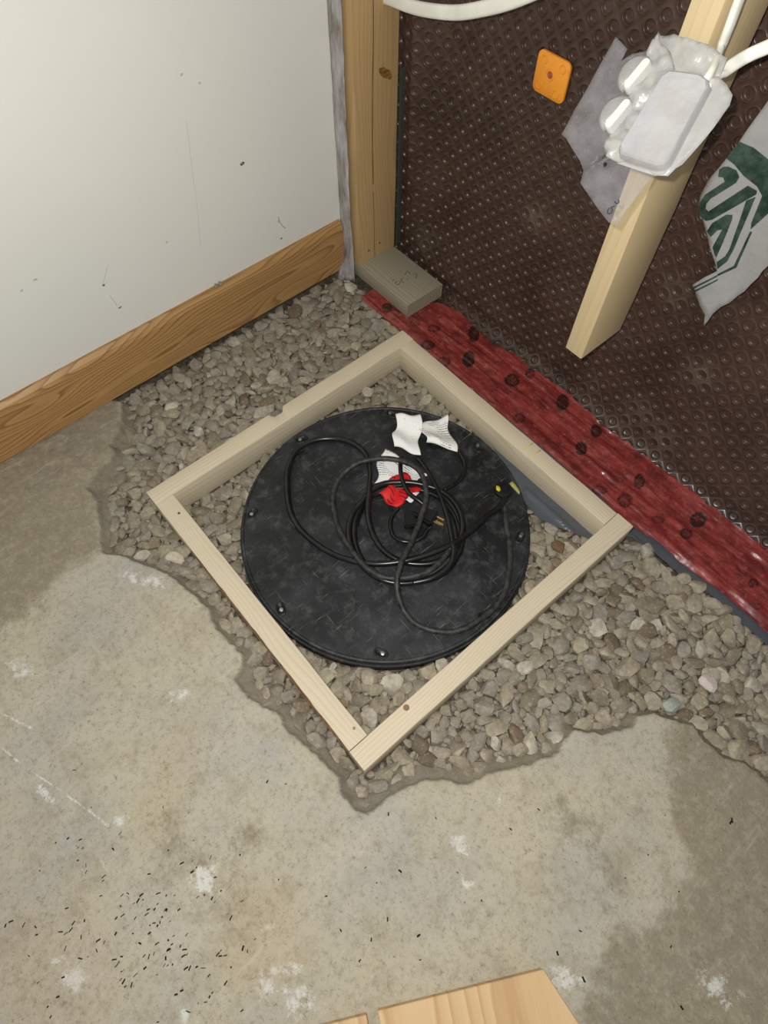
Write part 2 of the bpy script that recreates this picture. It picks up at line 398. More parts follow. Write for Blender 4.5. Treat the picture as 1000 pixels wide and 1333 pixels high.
c = t.ramp(n, [(0.3, srgb(112, 98, 84)), (0.45, srgb(150, 144, 140)), (0.6, srgb(176, 174, 174)), (0.72, srgb(206, 206, 206))])  # pale stops paint white highlights into the grey-brown film colour
t.bump(t.noise(t.coord('Object', scale=(160, 160, 40)), 1.0, 4, 0.7), 0.6, 0.004)
MAT['caulk'] = t.set(color=c, rough=0.3, spec=0.5)

def paper(name, base, ink, rows, ang=0.0, dens=0.5):
    t = NT(name); uv = t.n('UVMap'); mp = t.n('Mapping'); t.l(uv.outputs[0], mp.inputs[0]); mp.inputs['Rotation'].default_value = (0, 0, ang)
    sep = t.n('SeparateXYZ'); t.l(mp.outputs[0], sep.inputs[0])
    line = t.ramp(t.math('FRACT', t.math('MULTIPLY', sep.outputs[1], rows)), [(0.0, 0), (0.45, 0), (0.5, 1), (0.85, 1), (0.9, 0)])
    m2 = t.n('Mapping'); t.l(mp.outputs[0], m2.inputs[0]); m2.inputs['Scale'].default_value = (rows * 2.2, rows * 0.9, 1)
    w = t.ramp(t.noise(m2.outputs[0], 1.0, 2, 0.7), [(1 - dens - 0.05, 0), (1 - dens + 0.05, 1)])
    gt = t.ramp(t.noise(uv.outputs[0], 2.6, 1, 0.3), [(0.44, 0), (0.5, 1)])
    w = t.math('MULTIPLY', w, gt)
    return t.set(color=t.mix(t.math('MULTIPLY', t.math('MULTIPLY', line, w), 0.75), base, ink), rough=0.55, spec=0.3)
MAT['paper_print'] = paper('printed_paper', srgb(236, 236, 232), srgb(70, 70, 72), 15, 0.0, 0.55)
MAT['paper_plain'] = paper('sparse_paper', srgb(238, 238, 234), srgb(130, 130, 130), 9, 1.45, 0.38)
MAT['paper_red'] = paper('red_paper', srgb(206, 26, 30), srgb(70, 12, 14), 9, 0.0, 0.7)

# ------------------------------------------------------------------ the setting
ZS = 0.020                      # top of the old concrete slab; the gravel lies at about 0
YW = 0.235                      # membrane plane
XW = -0.295                     # painted wall

# painted wall
w = obj('wall_left', box_mesh('wall_left', 0.10, 1.95, 1.6, 0.001, 1), MAT['paint'], loc=(XW - 0.05, 0.068 - 0.975, 0.02 + 0.8)); tag(w, kind='structure')
# foundation wall behind the membrane
fw = obj('wall_back', box_mesh('wall_back', 2.6, 0.2, 1.7, 0.001, 1), MAT['foundation'], loc=(0.8, YW + 0.13, 0.75)); tag(fw, kind='structure')

# slab outline (edge of the broken concrete)
EDGE = [(-60, 475), (40, 500), (110, 516), (156, 522), (158, 549), (144, 578), (149, 592), (131, 611), (112, 634), (126, 651), (129, 688), (129, 719), (160, 725), (190, 736), (218, 746), (238, 763), (272, 793),
        (279, 817), (313, 851), (314, 868), (304, 883), (320, 909), (360, 928), (376, 952), (412, 984), (440, 1012), (443, 1033), (458, 1052), (479, 1062), (489, 1054), (508, 1039), (534, 1023),
        (549, 1017), (578, 1015), (609, 1023), (626, 1014), (640, 1006), (680, 998), (732, 980), (732, 968), (748, 952), (788, 956), (824, 946), (832, 932), (856, 930), (880, 938), (904, 946), (920, 966),
        (944, 986), (972, 994), (1000, 1018), (1060, 1050), (1130, 1062), (1250, 1150)]
edge = np.array([at_z(p, ZS)[:2] for p in EDGE])
slab_poly = np.vstack([edge, [(2.2, -0.5), (2.2, -2.2), (-0.34, -2.2)]])
X0, X1, Y0, Y1, DX = -0.30, 1.75, -1.75, 0.04, 0.0032
gx = np.arange(X0, X1, DX); gy = np.arange(Y0, Y1, DX); GX, GY = np.meshgrid(gx, gy, indexing='ij')
P = np.stack([GX.ravel(), GY.ravel()], 1)
ins = inside(P, slab_poly); d, idx = seg_dist(P, edge)
s = np.where(ins, d, -d)
s = s + 0.0035 * fbm(P[:, 0] * 45, P[:, 1] * 45, 3, 4) + 0.0035 * fbm(P[:, 0] * 110, P[:, 1] * 110, 9, 3)
wd = 0.022 + 0.012 * fbm(P[:, 0] * 9, P[:, 1] * 9, 21, 2)
lows = at_z((560, 1020), ZS)[:2]; wd = wd + 0.028 * np.exp(-(((P - lows) ** 2).sum(1)) / 0.12 ** 2) + 0.022 * np.exp(-(((P - at_z((330, 900), ZS)[:2]) ** 2).sum(1)) / 0.10 ** 2) + 0.02 * np.exp(-(((P - at_z((120, 640), ZS)[:2]) ** 2).sum(1)) / 0.08 ** 2)
h = ZS + 0.0012 * fbm(P[:, 0] * 14, P[:, 1] * 14, 5, 3)
lump = at_z((95, 600), ZS)[:2]; h = h + (0.004 + 0.009 * fbm(P[:, 0] * 30, P[:, 1] * 30, 35, 4)) * np.exp(-(((P - lump) / np.array((0.10, 0.09))) ** 2).sum(1)) * (P[:, 0] > XW + 0.02)
h = h - 0.0025 * (1 - sstep(0, 0.012, s)) * (0.5 + 0.5 * fbm(P[:, 0] * 60, P[:, 1] * 60, 31, 2))
q = -s
h = h - 0.010 * sstep(0, 0.0035, q) - 0.038 * sat((q - 0.003) / np.maximum(wd * 1.6, 0.01)) + 0.003 * sat(q / 0.004) * fbm(P[:, 0] * 90, P[:, 1] * 90, 41, 3)
slab_h = h.reshape(GX.shape)
def hit_slab(x, y):
    i = np.clip(((np.asarray(x) - X0) / DX).astype(int), 0, len(gx) - 1); j = np.clip(((np.asarray(y) - Y0) / DX).astype(int), 0, len(gy) - 1)
    r = slab_h[i, j]; return np.where(np.asarray(y) > Y1 - DX, -1.0, r)
def px_poly(L, z=ZS): return np.array([at_z(p, z)[:2] for p in L])
warp = np.stack([fbm(P[:, 0] * 16, P[:, 1] * 16, 51), fbm(P[:, 0] * 16, P[:, 1] * 16, 77)], 1) * 0.02
PW = P + warp
dark = np.zeros(len(P))
for L in ([(-200, 560), (0, 560), (156, 500), (160, 560), (140, 620), (132, 690), (130, 716), (90, 742), (50, 790), (0, 815), (-200, 880)],
          [(884, 930), (930, 960), (1000, 1005), (1200, 1060), (1250, 1600), (800, 1600), (752, 1300), (800, 1240), (862, 1205), (892, 1130), (868, 1060), (864, 985)]):
    pl = px_poly(L); dd, _ = seg_dist(PW, pl, True); sg = np.where(inside(PW, pl), dd, -dd); dark = np.maximum(dark, sstep(-0.03, 0.03, sg))
def blob(px, rx, ry=None, ang=0.0, soft=1.0):
    c0 = at_z(px, ZS)[:2]; ry = ry or rx; D = P - c0; ca, sa = math.cos(ang), math.sin(ang)
    u = (D[:, 0] * ca + D[:, 1] * sa) / rx; v = (-D[:, 0] * sa + D[:, 1] * ca) / ry
    return sat(1.25 - np.hypot(u, v) * 0.75)
for px, rx, ry, an in (((765, 1100), 0.085, 0.035, -0.15), ((780, 1165), 0.055, 0.018, -0.15), ((735, 1060), 0.05, 0.03, -0.3), ((320, 1085), 0.03, 0.035, 0.5), ((285, 1180), 0.07, 0.03, 0.3), ((225, 1075), 0.03, 0.015, 0.2), ((235, 1110), 0.05, 0.03, .5)):
    dark = np.maximum(dark, 0.52 * blob(px, rx, ry, an))
white = np.zeros(len(P))
for px, rx, ry, an in (((176, 752), 0.030, 0.014, 0.5), ((200, 758), 0.022, 0.014, 0.4), ((157, 1070), 0.016, 0.009, 1.2), ((95, 1274), 0.023, 0.018, 0), ((372, 1262), 0.030, 0.011, 1.0), ((345, 1282), 0.020, 0.016, 0), ((349, 1206), 0.011, 0.006, 1.2),
                       ((935, 1285), 0.035, 0.022, 0.6), ((265, 1142), 0.026, 0.024, 0), ((76, 1250), 0.014, 0.005, 1.3), ((135, 1128), 0.012, 0.005, 0), ((608, 1150), 0.014, 0.008, 0), ((650, 1044), 0.011, 0.004, -.8), ((735, 1275), 0.03, 0.02, 0.9),
                       ((240, 1322), 0.012, 0.008, 0), ((390, 1300), 0.03, 0.02, 0.5), ((60, 1035), 0.02, 0.008, 0.2), ((25, 870), 0.03, 0.018, 0.4), ((230, 905), 0.03, 0.012, .9), ((600, 1100), 0.02, 0.012, .4)):
    white = np.maximum(white, (0.85 if rx < .03 else 0.72) * blob(px, rx, ry, an))
ln = px_poly([(0, 970), (30, 998), (80, 1030), (115, 1055), (142, 1076)]); dl, _ = seg_dist(P + warp * 0.15, ln); white = np.maximum(white, 0.8 * (1 - sstep(0.0006, 0.0034, dl)))
ln = px_poly([(5, 930), (40, 948)]); dl, _ = seg_dist(P, ln); white = np.maximum(white, 0.8 * (1 - sstep(0.001, 0.004, dl)))
rust = np.maximum.reduce([blob((350, 1195), 0.06, 0.04, 0.4), blob((330, 1250), 0.05, 0.03, 0.9), 0.8 * blob((40, 1270), 0.16, 0.09, 0.2), 0.6 * blob((230, 1000), 0.10, 0.03, -0.9)])
broken = sstep(-0.001, 0.003, q)
ok = slab_h > -0.030
cell = ok[:-1, :-1] | ok[1:, :-1] | ok[:-1, 1:] | ok[1:, 1:]
F = grid_faces(len(gx), len(gy)).reshape(len(gx) - 1, len(gy) - 1, 4)[cell]
used = np.zeros(len(P), bool); used[F.ravel()] = True; remap = np.cumsum(used) - 1
V = np.stack([P[:, 0], P[:, 1], h], 1)[used]
me = mesh_from('floor', V, remap[F], True)
for nm, a in (('dark', dark), ('white', white), ('rust', rust), ('broken', broken)): add_attr(me, nm, a[used])
floor = obj('floor', me, MAT['concrete']); tag(floor, kind='structure')
# earth below the gravel
ss = obj('floor_subgrade', box_mesh('floor_subgrade', 2.4, 2.3, 0.06, 0, 1), MAT['fines'], loc=(0.75, -0.80, -0.046)); tag(ss, kind='structure')

# baseboard
L_ = 1.80
bm = bmesh.new()
prof = [(0, 0), (0.015, 0), (0.015, 0.112), (0.0125, 0.119), (0.006, 0.127), (0, 0.127)]
for xx in (-L_ / 2, L_ / 2):
    for (a, b) in prof: bm.verts.new((xx, a, b))
bm.verts.ensure_lookup_table(); k = len(prof)
for i in range(k): bm.faces.new([bm.verts[i], bm.verts[(i + 1) % k], bm.verts[k + (i + 1) % k], bm.verts[k + i]])
bm.faces.new([bm.verts[i] for i in range(k)]); bm.faces.new([bm.verts[k + i] for i in range(k)])
bb = obj('baseboard_left', bm_mesh('baseboard', bm), MAT['oak'], loc=(XW, 0.058 - L_ / 2, 0.0215), rot=(0, 0, -math.pi / 2)); tag(bb, kind='structure')

# wall scuffs: small dents and hair cracks in the paint
def wall_pt(px, off=0.0): return at_plane(px, (1, 0, 0), (XW + off, 0, 0))
def strip_on_wall(name, pxs, wdt, mat):
    Pw = [wall_pt(p, 0.0) for p in pxs]
    me = tube_mesh(name, catmull(Pw, 5), circ(wdt, 6), up=(1, 0, 0)); return obj(name, me, mat, w_parent)
w_parent = None
def blotch_on_wall(px, r, mat, seed):
    rnd_ = random.Random(seed); c0 = wall_pt(px, 0.0); bm = bmesh.new()
    vs_ = []; n = 9
    for i in range(n):
        a = 2 * math.pi * i / n; rr = r * rnd_.uniform(0.6, 1.3); vs_.append(bm.verts.new((0.0007, rr * math.cos(a), 0.7 * rr * math.sin(a))))
    vc = bm.verts.new((-0.0002, 0, 0))
    for i in range(n): bm.faces.new([vs_[i], vs_[(i + 1) % n], vc])
    return bm_mesh('scuff', bm), c0
Winv = w.matrix_basis.inverted()
for i, (px, r, m_) in enumerate((((315, 213), 0.005, 'scuff'), ((135, 371), 0.003, 'scuff'), ((156, 400), 0.003, 'scuff'), ((363, 288), 0.004, 'hairline'), ((366, 310), 0.003, 'scuff'), ((46, 364), 0.003, 'hairline'), ((236, 97), 0.003, 'hairline'), ((260, 108), 0.003, 'hairline'), ((28, 378), 0.003, 'hairline'), ((217, 315), 0.003, 'hairline'))):
    me, c0 = blotch_on_wall(px, r, MAT[m_], i); o = obj('scuff', me, MAT[m_], w); o.location = Winv @ Vector(c0)
for pxs, rr, m_ in (([(242, 155), (246, 185), (250, 220), (255, 255), (258, 285), (261, 320)], 0.0004, 'hairline'), ([(140, 345), (136, 362), (133, 372)], 0.0006, 'hairline'), ([(362, 282), (366, 292), (372, 297)], 0.0006, 'scuff'), ([(143, 385), (152, 397)], 0.0006, 'hairline')):
    Pw = catmull([Winv @ Vector(wall_pt(p, -0.0002)) for p in pxs], 5)
    obj('hair_crack', tube_mesh('hair_crack', Pw, circ(rr, 6), up=(1, 0, 0)), MAT[m_], w)

# ------------------------------------------------------------------ dimpled membrane (one moulded sheet)
FL_Z, RC = 0.001, 0.032                       # flat toe on the footing, cove radius
S1 = (YW - RC) - 0.03; S2 = S1 + RC * math.pi / 2
def wave(x, s): return 0.004 * (fbm(x * 4.5, s * 4.5, 61, 3)) + 0.0012 * fbm(x * 22, s * 22, 63, 2)
def membrane_pos(x, s, dep):
    """x along the wall, s up the profile, dep = depth of the dimple into the wall"""
    x = np.asarray(x, float); s = np.asarray(s, float)
    a = np.clip((s - S1) / RC, 0, math.pi / 2)
    y = np.where(s < S1, 0.03 + s, (YW - RC) + RC * np.sin(a)); z = np.where(s < S1, FL_Z, FL_Z + RC - RC * np.cos(a)) + np.maximum(s - S2, 0)
    k = sat(a / (math.pi / 2))
    bend = np.where(x < -0.10, 2.6 * (x + 0.10) ** 2, 0.0) * np.where(s > S1, 1.0, 0.0) * sstep(S1, S2 + 0.05, s)
    off = wave(x, s)
    bend = bend + (0.028 + 0.012 * (1 - sstep(0.0, 0.25, x))) * np.exp(-np.maximum(s - S2, 0) / 0.10) * sstep(S1 - 0.12, S1, s)
    bend = np.minimum(bend, 0.036)
    ny = np.sin(a); nz = -np.cos(a)            # outward (away from room) direction
    y = y - bend + ny * (dep + off); z = z + nz * (dep + off * 0.5)
    return x, y, z
prof_d = [(0.0135, 0.0), (0.0108, 0.0), (0.0102, -0.0009), (0.0094, 0.0004), (0.0082, 0.0042), (0.0070, 0.0048), (0.0018, 0.0048), (0.0, 0.0043)]
K = 16
ang = np.arange(K) * 2 * math.pi / K
base_v = []
sq = 0.0135 / np.maximum(np.abs(np.cos(ang)), np.abs(np.sin(ang)))          # square cell border
rings_ = [np.stack([sq * np.cos(ang), sq * np.sin(ang), np.zeros(K)], 1)]
for rr, dp in prof_d[1:-1]: rings_.append(np.stack([rr * np.cos(ang), rr * np.sin(ang), np.full(K, dp)], 1))
base_v = np.vstack(rings_ + [np.array([[0, 0, prof_d[-1][1]]])])
c45 = math.sqrt(0.5); bx_, by_ = base_v[:, 0].copy(), base_v[:, 1].copy()
base_v[:, 0] = (bx_ - by_) * c45; base_v[:, 1] = (bx_ + by_) * c45
nr = len(rings_); bf = []
for r_ in range(nr - 1):
    for j in range(K):
        a, b = r_ * K + j, r_ * K + (j + 1) % K; bf += [(a, b, b + K), (a, b + K, a + K)]
for j in range(K): bf.append(((nr - 1) * K + j, (nr - 1) * K + (j + 1) % K, nr * K))
bf = np.array(bf)
step = 0.0135 * math.sqrt(2)
cx, cs = [], []
for i in range(-16, 74):
    for j in range(5, 50):
        if (i + j) % 2 == 0: cx.append(0.003 + i * step); cs.append(0.012 + j * step)
cx = np.array(cx); cs = np.array(cs); m = (cx > -0.268) & (cx < 1.35); cx, cs = cx[m], cs[m]
rn = np.random.RandomState(4)
amp = np.clip(1 + 0.12 * rn.randn(len(cx)), 0.5, 1.2)
vx = cx[:, None] + base_v[None, :, 0]; vs2 = cs[:, None] + base_v[None, :, 1]; dd_ = base_v[None, :, 2] * amp[:, None]
x_, y_, z_ = membrane_pos(vx.ravel(), np.maximum(vs2.ravel(), 0), dd_.ravel())
Vm = np.stack([x_, y_, z_], 1); Fm = (bf[None] + (np.arange(len(cx)) * len(base_v))[:, None, None]).reshape(-1, 3)
me = mesh_from('dimple_membrane', Vm, Fm[:, ::-1], True)
dust = np.repeat(sat(1.6 * fbm(cx * 13, cs * 13, 71, 3) - 0.25), len(base_v)) * np.tile((base_v[:, 2] < 0.002).astype(float), len(cx)) * sat(1.25 - np.maximum(z_, 0) * 4.0)
for c0, rr in (((0.50, 0.06), 0.05), ((0.56, 0.05), 0.05), ((0.55, 0.22), 0.04), ((0.44, 0.33), 0.035), ((0.12, 0.30), 0.03)):
    dust = np.maximum(dust, sat(1.2 - np.hypot(x_ - c0[0], z_ - c0[1]) / rr) * (np.tile((base_v[:, 2] < 0.004).astype(float), len(cx))) * (0.4 + 0.6 * np.repeat(rn.rand(len(cx)), len(base_v))))
add_attr(me, 'dust', dust)
mem = obj('dimple_membrane', me, MAT['membrane'])
tag(mem, 'glossy brown dimpled plastic drainage membrane covering the foundation wall', 'membrane')

# ------------------------------------------------------------------ red tape along the foot of the membrane
def toe_z(y):
    y = np.asarray(y, float); u = np.clip(y - (YW - 0.028 - RC), 0, RC * 0.9); return FL_Z + RC - np.sqrt(RC ** 2 - u ** 2)
def at_toe(px, lift=0.006):
    z = 0.0
    for _ in range(30):
        p = at_z(px, z); zn = float(toe_z(p[1])) + lift; z = z * 0.6 + zn * 0.4
    return at_z(px, z)
UP = [at_toe(p) for p in ((480, 372), (500, 380), (530, 392), (575, 396), (600, 408), (618, 425), (640, 447), (668, 462), (690, 480), (720, 500), (745, 517), (775, 545), (810, 570), (850, 602), (890, 632), (930, 662), (965, 690), (1000, 716), (1060, 765))]
LO = [at_z(p, 0.004) for p in ((470, 388), (500, 414), (560, 462), (640, 528), (700, 578), (760, 630), (826, 686), (855, 705), (890, 735), (925, 760), (960, 788), (1000, 824), (1060, 880))]
ux = np.array([(p[0], p[1]) for p in UP]); lx = np.array([(p[0], p[1]) for p in LO])
NX, NY = 660, 80
xs = np.linspace(-0.185, 1.34, NX); yu = np.interp(xs, ux[:, 0], ux[:, 1]); yl = np.interp(xs, lx[:, 0], lx[:, 1])
yu = np.minimum(yu + 0.005 * fbm(xs * 60, xs * 0, 81, 3), YW - 0.030); yl = yl + 0.0025 * fbm(xs * 50, xs * 0 + 9, 83, 3)
tt = np.linspace(0, 1, NY); TX = np.repeat(xs[:, None], NY, 1); TY = yl[:, None] + (yu - yl)[:, None] * tt[None]
TZ = toe_z(TY) + 0.006
ii = (TX - 0.003) / step; jj = (TY - 0.03 - 0.012) / step
ui = (ii + jj) / 2; uj = (ii - jj) / 2; fu = ui - np.round(ui); fv = uj - np.round(uj); rr = np.hypot(fu, fv)
TZ = TZ - 0.0010 * sat((0.36 - rr) / 0.14) * sstep(0.05, 0.3, tt)[None]
TZ = TZ + 0.0032 * fbm(TX * 8, TY * 95, 85, 3) + 0.0010 * fbm(TX * 50, TY * 65, 87, 3) + 0.007 * fbm(TX * 10, TY * 28, 89, 3)
rid = np.exp(-((TY - yl[:, None] - (0.45 + 0.1 * np.sin(TX * 9)) * (yu - yl)[:, None]) / 0.006) ** 2) * 0.005 * sat(fbm(TX * 6, TX * 0, 91, 2) + 0.4); TZ = TZ + rid
TZ = TZ - 0.004 * (1 - sstep(0, 0.10, tt))[None]
TZ = np.maximum(TZ, 0.002)
ink = np.zeros(TX.shape)
MARKS = [((617, 434), 9, 13, 1), ((610, 468), 10, 13, 1), ((667, 495), 13, 11, .85), ((732, 525), 10, 13, 1), ((676, 544), 11, 9, .7), ((504, 401), 9, 8, .9), ((558, 449), 12, 8, .8), ((565, 427), 11, 7, .7), ((578, 471), 12, 8, .75), ((776, 561), 9, 11, 1), ((757, 583), 10, 12, .95), ((832, 627), 9, 12, .9), ((814, 651), 13, 12, .75), ((790, 615), 9, 8, .5),
         ((910, 676), 13, 12, 1), ((893, 695), 11, 9, .85), ((856, 677), 12, 8, .65), ((980, 760), 9, 8, .8), ((781, 638), 14, 8, .7), ((700, 520), 9, 6, .5), ((640, 506), 13, 6, .5), ((720, 574), 15, 6, .5), ((940, 735), 12, 7, .5), ((985, 790), 12, 6, .6), ((540, 420), 9, 6, .6), ((690, 487), 8, 9, .8)]
for px, a, b, st_ in MARKS:
    c0 = at_toe(px); e1 = at_toe((px[0] + a, px[1])) - c0; e2 = at_toe((px[0], px[1] + b)) - c0
    A = np.array([[e1[0], e2[0]], [e1[1], e2[1]]]); Ai = np.linalg.inv(A)
    DX_, DY_ = TX - c0[0], TY - c0[1]; u = Ai[0, 0] * DX_ + Ai[0, 1] * DY_; v = Ai[1, 0] * DX_ + Ai[1, 1] * DY_; r_ = np.hypot(u, v)
    ink = np.maximum(ink, st_ * sat((1.0 - r_) / 0.3) * (0.8 + 0.2 * (np.abs(r_ - 0.7) < 0.2)))
me = mesh_from('red_tape', np.stack([TX.ravel(), TY.ravel(), TZ.ravel()], 1), grid_faces(NX, NY), True); add_attr(me, 'ink', ink.ravel())
o = obj('sheathing_tape', me, MAT['tape']); tag(o, 'wide wrinkled red sheathing tape with black oval print along membrane foot', 'tape')

# grey poly film edge below the tape
low = [(628, 560), (655, 600), (676, 640), (690, 660), (702, 674), (722, 683), (744, 692), (775, 703), (822, 697), (850, 716), (880, 741), (905, 757), (928, 771), (961, 801), (1000, 836), (1060, 892)]
lp = [at_z(p, 0.008) for p in low]
xs2 = np.linspace(lp[0][0], 1.34, 150); la = np.array(lp); o_ = np.argsort(la[:, 0]); ylo = np.interp(xs2, la[o_, 0], la[o_, 1]); yhi = np.full_like(xs2, 0.07)
tt2 = np.linspace(0, 1, 40); PX = np.repeat(xs2[:, None], 40, 1); PY = ylo[:, None] + (yhi - ylo)[:, None] * tt2[None]
r0 = at_z((688, 638), 0.012); r1 = at_z((745, 689), 0.012); dseg, _ = seg_dist(np.stack([PX.ravel(), PY.ravel()], 1), np.array([r0[:2], r1[:2]]))
PZ = 0.0045 + 0.003 * fbm(PX * 22, PY * 22, 95, 3) + 0.006 * np.exp(-(dseg.reshape(PX.shape) / 0.005) ** 2) - 0.006 * (PY > 0.025) 
me = mesh_from('poly_strip', np.stack([PX.ravel(), PY.ravel(), PZ.ravel()], 1), grid_faces(150, 40), True)
o = obj('poly_film', me, MAT['poly_grey']); tag(o, 'dark grey plastic film peeking out between red tape and gravel', 'plastic sheet')

# ------------------------------------------------------------------ wooden boards
def board_mesh(name, L, W, H, seed=0, segs=80, bev=0.0025, wob=0.0006, notch=None):
    """board along X, centred in x and y, bottom at z=0; notch=(x0, side(+1/-1), half length, depth)"""
    y0, z0 = W / 2, H
    ring = []
    nb = 3
    for (cy, cz, a0) in ((y0 - bev, bev, -90), (y0 - bev, z0 - bev, 0), (-y0 + bev, z0 - bev, 90), (-y0 + bev, bev, 180)):
        for i in range(nb): a = math.radians(a0 + 90 * i / (nb - 1)); ring.append((cy + bev * math.cos(a), cz + bev * math.sin(a)))
    ring = np.array(ring); k = len(ring); xs = np.linspace(-L / 2, L / 2, segs + 1)
    if notch is not None: xs = np.sort(np.r_[xs, notch[0] + np.linspace(-2 * notch[2], 2 * notch[2], 24)])
    V = []
    for x in xs:
        r = ring.copy()
        n1 = fbm(np.array([x * 14 + seed * 7.3] * k), ring[:, 0] * 60 + ring[:, 1] * 60, seed, 3) * wob
        r[:, 0] += n1 * np.sign(ring[:, 0]); r[:, 1] += n1 * (ring[:, 1] > H / 2)
        if notch is not None:
            u = abs(x - notch[0]) / notch[2]
            if u < 1.3:
                dp = notch[3] * (1 - sstep(0.45, 1.3, np.array(u)))
                mk = (np.sign(ring[:, 0]) == notch[1]) & (ring[:, 1] > H * 0.5)
                r[mk, 0] -= notch[1] * dp; r[mk, 1] -= dp * 0.12
        V += [(x, a, b) for a, b in r]
    n = len(xs)
    F = [(i * k + j, (i + 1) * k + j, (i + 1) * k + (j + 1) % k, i * k + (j + 1) % k) for i in range(n - 1) for j in range(k)]
    F += [tuple(range(k)), tuple((n - 1) * k + j for j in range(k - 1, -1, -1))]
    return mesh_from(name, V, np.array(F, dtype=object))
A_, B_, T_ = 0.6577, 0.6567, 0.038
FH, FZ = 0.066, -0.006
fr = empty('wooden_frame', (A_ / 2, -B_ / 2, FZ)); tag(fr, 'square pine frame of four boards set in the gravel around the black lid', 'frame')
def fboard(x, y, rz, L, seed, notch=None, label=None):
    o = obj('board', board_mesh('board', L, T_, FH, seed, notch=notch), MAT['pine'], fr, loc=(x - A_ / 2, y + B_ / 2, 0), rot=(0, 0, rz)); sharp(o, 40)
    if label: o['label'] = label
    return o
# local +X -> world -Y for the two long boards
b1 = fboard(T_ / 2, -B_ / 2, -math.pi / 2, B_, 1, notch=(0.0, -1, 0.018, 0.011), label='frame board with a knot chip broken out of its edge')
b2 = fboard(A_ - T_ / 2, -B_ / 2, -math.pi / 2, B_, 2)
b3 = fboard(A_ / 2, -T_ / 2, 0, A_ - 2 * T_ - 0.001, 3)
b4 = fboard(A_ / 2, -B_ + T_ / 2, 0, A_ - 2 * T_ - 0.001, 4)
nx = at_z((365, 541), FZ + FH)[1]; b1.data = board_mesh('board', B_, T_, FH, 1, notch=(-(nx + B_ / 2), -1, 0.016, 0.012)); b1.data.materials.append(MAT['pine']); sharp(b1, 40)
def disc_mesh(name, r, hgt, k=12, dome=0.0):
    bm = bmesh.new(); bot = [bm.verts.new((r * math.cos(2 * math.pi * i / k), r * math.sin(2 * math.pi * i / k), 0)) for i in range(k)]
    top = [bm.verts.new((0.85 * r * math.cos(2 * math.pi * i / k), 0.85 * r * math.sin(2 * math.pi * i / k), hgt)) for i in range(k)]
    c = bm.verts.new((0, 0, hgt + dome))
    for i in range(k):
        bm.faces.new([bot[i], bot[(i + 1) % k], top[(i + 1) % k], top[i]]); bm.faces.new([top[i], top[(i + 1) % k], c])
    bm.faces.new(bot[::-1]); return bm_mesh(name, bm)
nail_me = disc_mesh('nail', 0.0026, 0.0007)
def in_frame(px, z=FZ + FH): p = at_z(px, z); return (p[0] - A_ / 2, p[1] + B_ / 2, z - FZ)
for px in ((461, 948), (529, 921), (382, 905), (233, 668)):
    obj('nail', nail_me, MAT['dark_steel'], fr, loc=in_frame(px))
for a, b in (((682, 586), (694, 577)), ((690, 596), (704, 586))):
    p0, p1 = in_frame(a), in_frame(b); obj('crayon_mark', tube_mesh('crayon_mark', np.array([p0, ((np.array(p0) + p1) / 2), p1]), circ(0.0012, 6, 0.0004)), MAT['yellow_pencil'], fr)

kp = in_frame((529, 921)); kd = obj('knot', disc_mesh('knot', 0.0055, 0.0006, 14), plain('knot_brown', srgb(140, 106, 66), 0.7, 0.2), fr, loc=kp)
obj('nail', nail_me, MAT['dark_steel'], fr, loc=(kp[0] + 0.001, kp[1], kp[2] + 0.0004))
bx2 = np.linspace(0.16, 0.62, 60); bz2 = FH - 0.006 + 0.004 * fbm(bx2 * 30, bx2 * 0, 151, 3); bk = np.stack([bx2 - A_ / 2, -B_ / 2 + 0.0006 * fbm(bx2 * 60, bx2 * 0, 153, 2), bz2], 1)
t = NT('bark'); MAT['bark'] = t.set(color=t.ramp(t.noise(t.coord('Object'), 60, 4, 0.7), [(0.35, srgb(86, 58, 40)), (0.65, srgb(140, 104, 72))]), rough=0.9, spec=0.1)
o = obj('bark_edge', tube_mesh('bark_edge', bk, circ(0.0016, 6, 0.0055)), MAT['bark'], fr); o['label'] = 'brown strip of bark on the board edge'

# corner stud with a long drying crack, on a stub of bottom plate
def vert_board(name, xa, xb, ya, yb, za, zb, mat, seed, bev=0.003):
    L = zb - za
    o = obj(name, board_mesh(name, L, yb - ya, xb - xa, seed, bev=bev), mat, None); sharp(o, 40)
    # local X -> world Z, local Y -> world Y(-), local Z -> world X
    o.matrix_basis = Matrix(((0, 0, 1, xa), (0, -1, 0, (ya + yb) / 2), (1, 0, 0, (za + zb) / 2), (0, 0, 0, 1)))
    return o
SX = -0.238
root = empty('corner_stud', (SX - 0.03, 0.128, 0.046)); tag(root, 'yellowish wall stud with a long crack standing in the corner on a plate stub', 'stud')
def adopt(o, par):
    bpy.context.view_layer.update(); mw = o.matrix_basis.copy(); o.parent = par; o.matrix_parent_inverse = Matrix.Identity(4); o.matrix_basis = par.matrix_basis.inverted() @ mw; return o
MAT['stud'].node_tree  # knot sits on the stud's back edge
sb = vert_board('timber', XW + 0.002, SX, 0.072, 0.186, 0.046, 1.15, MAT['stud'], 11, 0.004); adopt(sb, root)
def stud_px(px): p = at_plane(px, (1, 0, 0), (SX, 0, 0)); return p
def on_stud(name, pts, wdt, mat, ht=0.0004):
    Pw = np.array([stud_px(p) for p in pts]) - np.array(root.location); o = obj(name, tube_mesh(name, catmull(Pw, 5), circ(wdt, 6, ht), up=(1, 0, 0)), mat, root); return o
MAT['crack'] = plain('crack_dark', srgb(74, 52, 28), 0.9, 0.05)
on_stud('crack', [(486, 0), (486, 60), (485, 110), (485, 153), (485, 200), (486, 240)], 0.0011, MAT['crack'])
on_stud('crack', [(486, 250), (487, 290), (488, 334)], 0.0008, MAT['crack'])
kn = []
rk = random.Random(3)
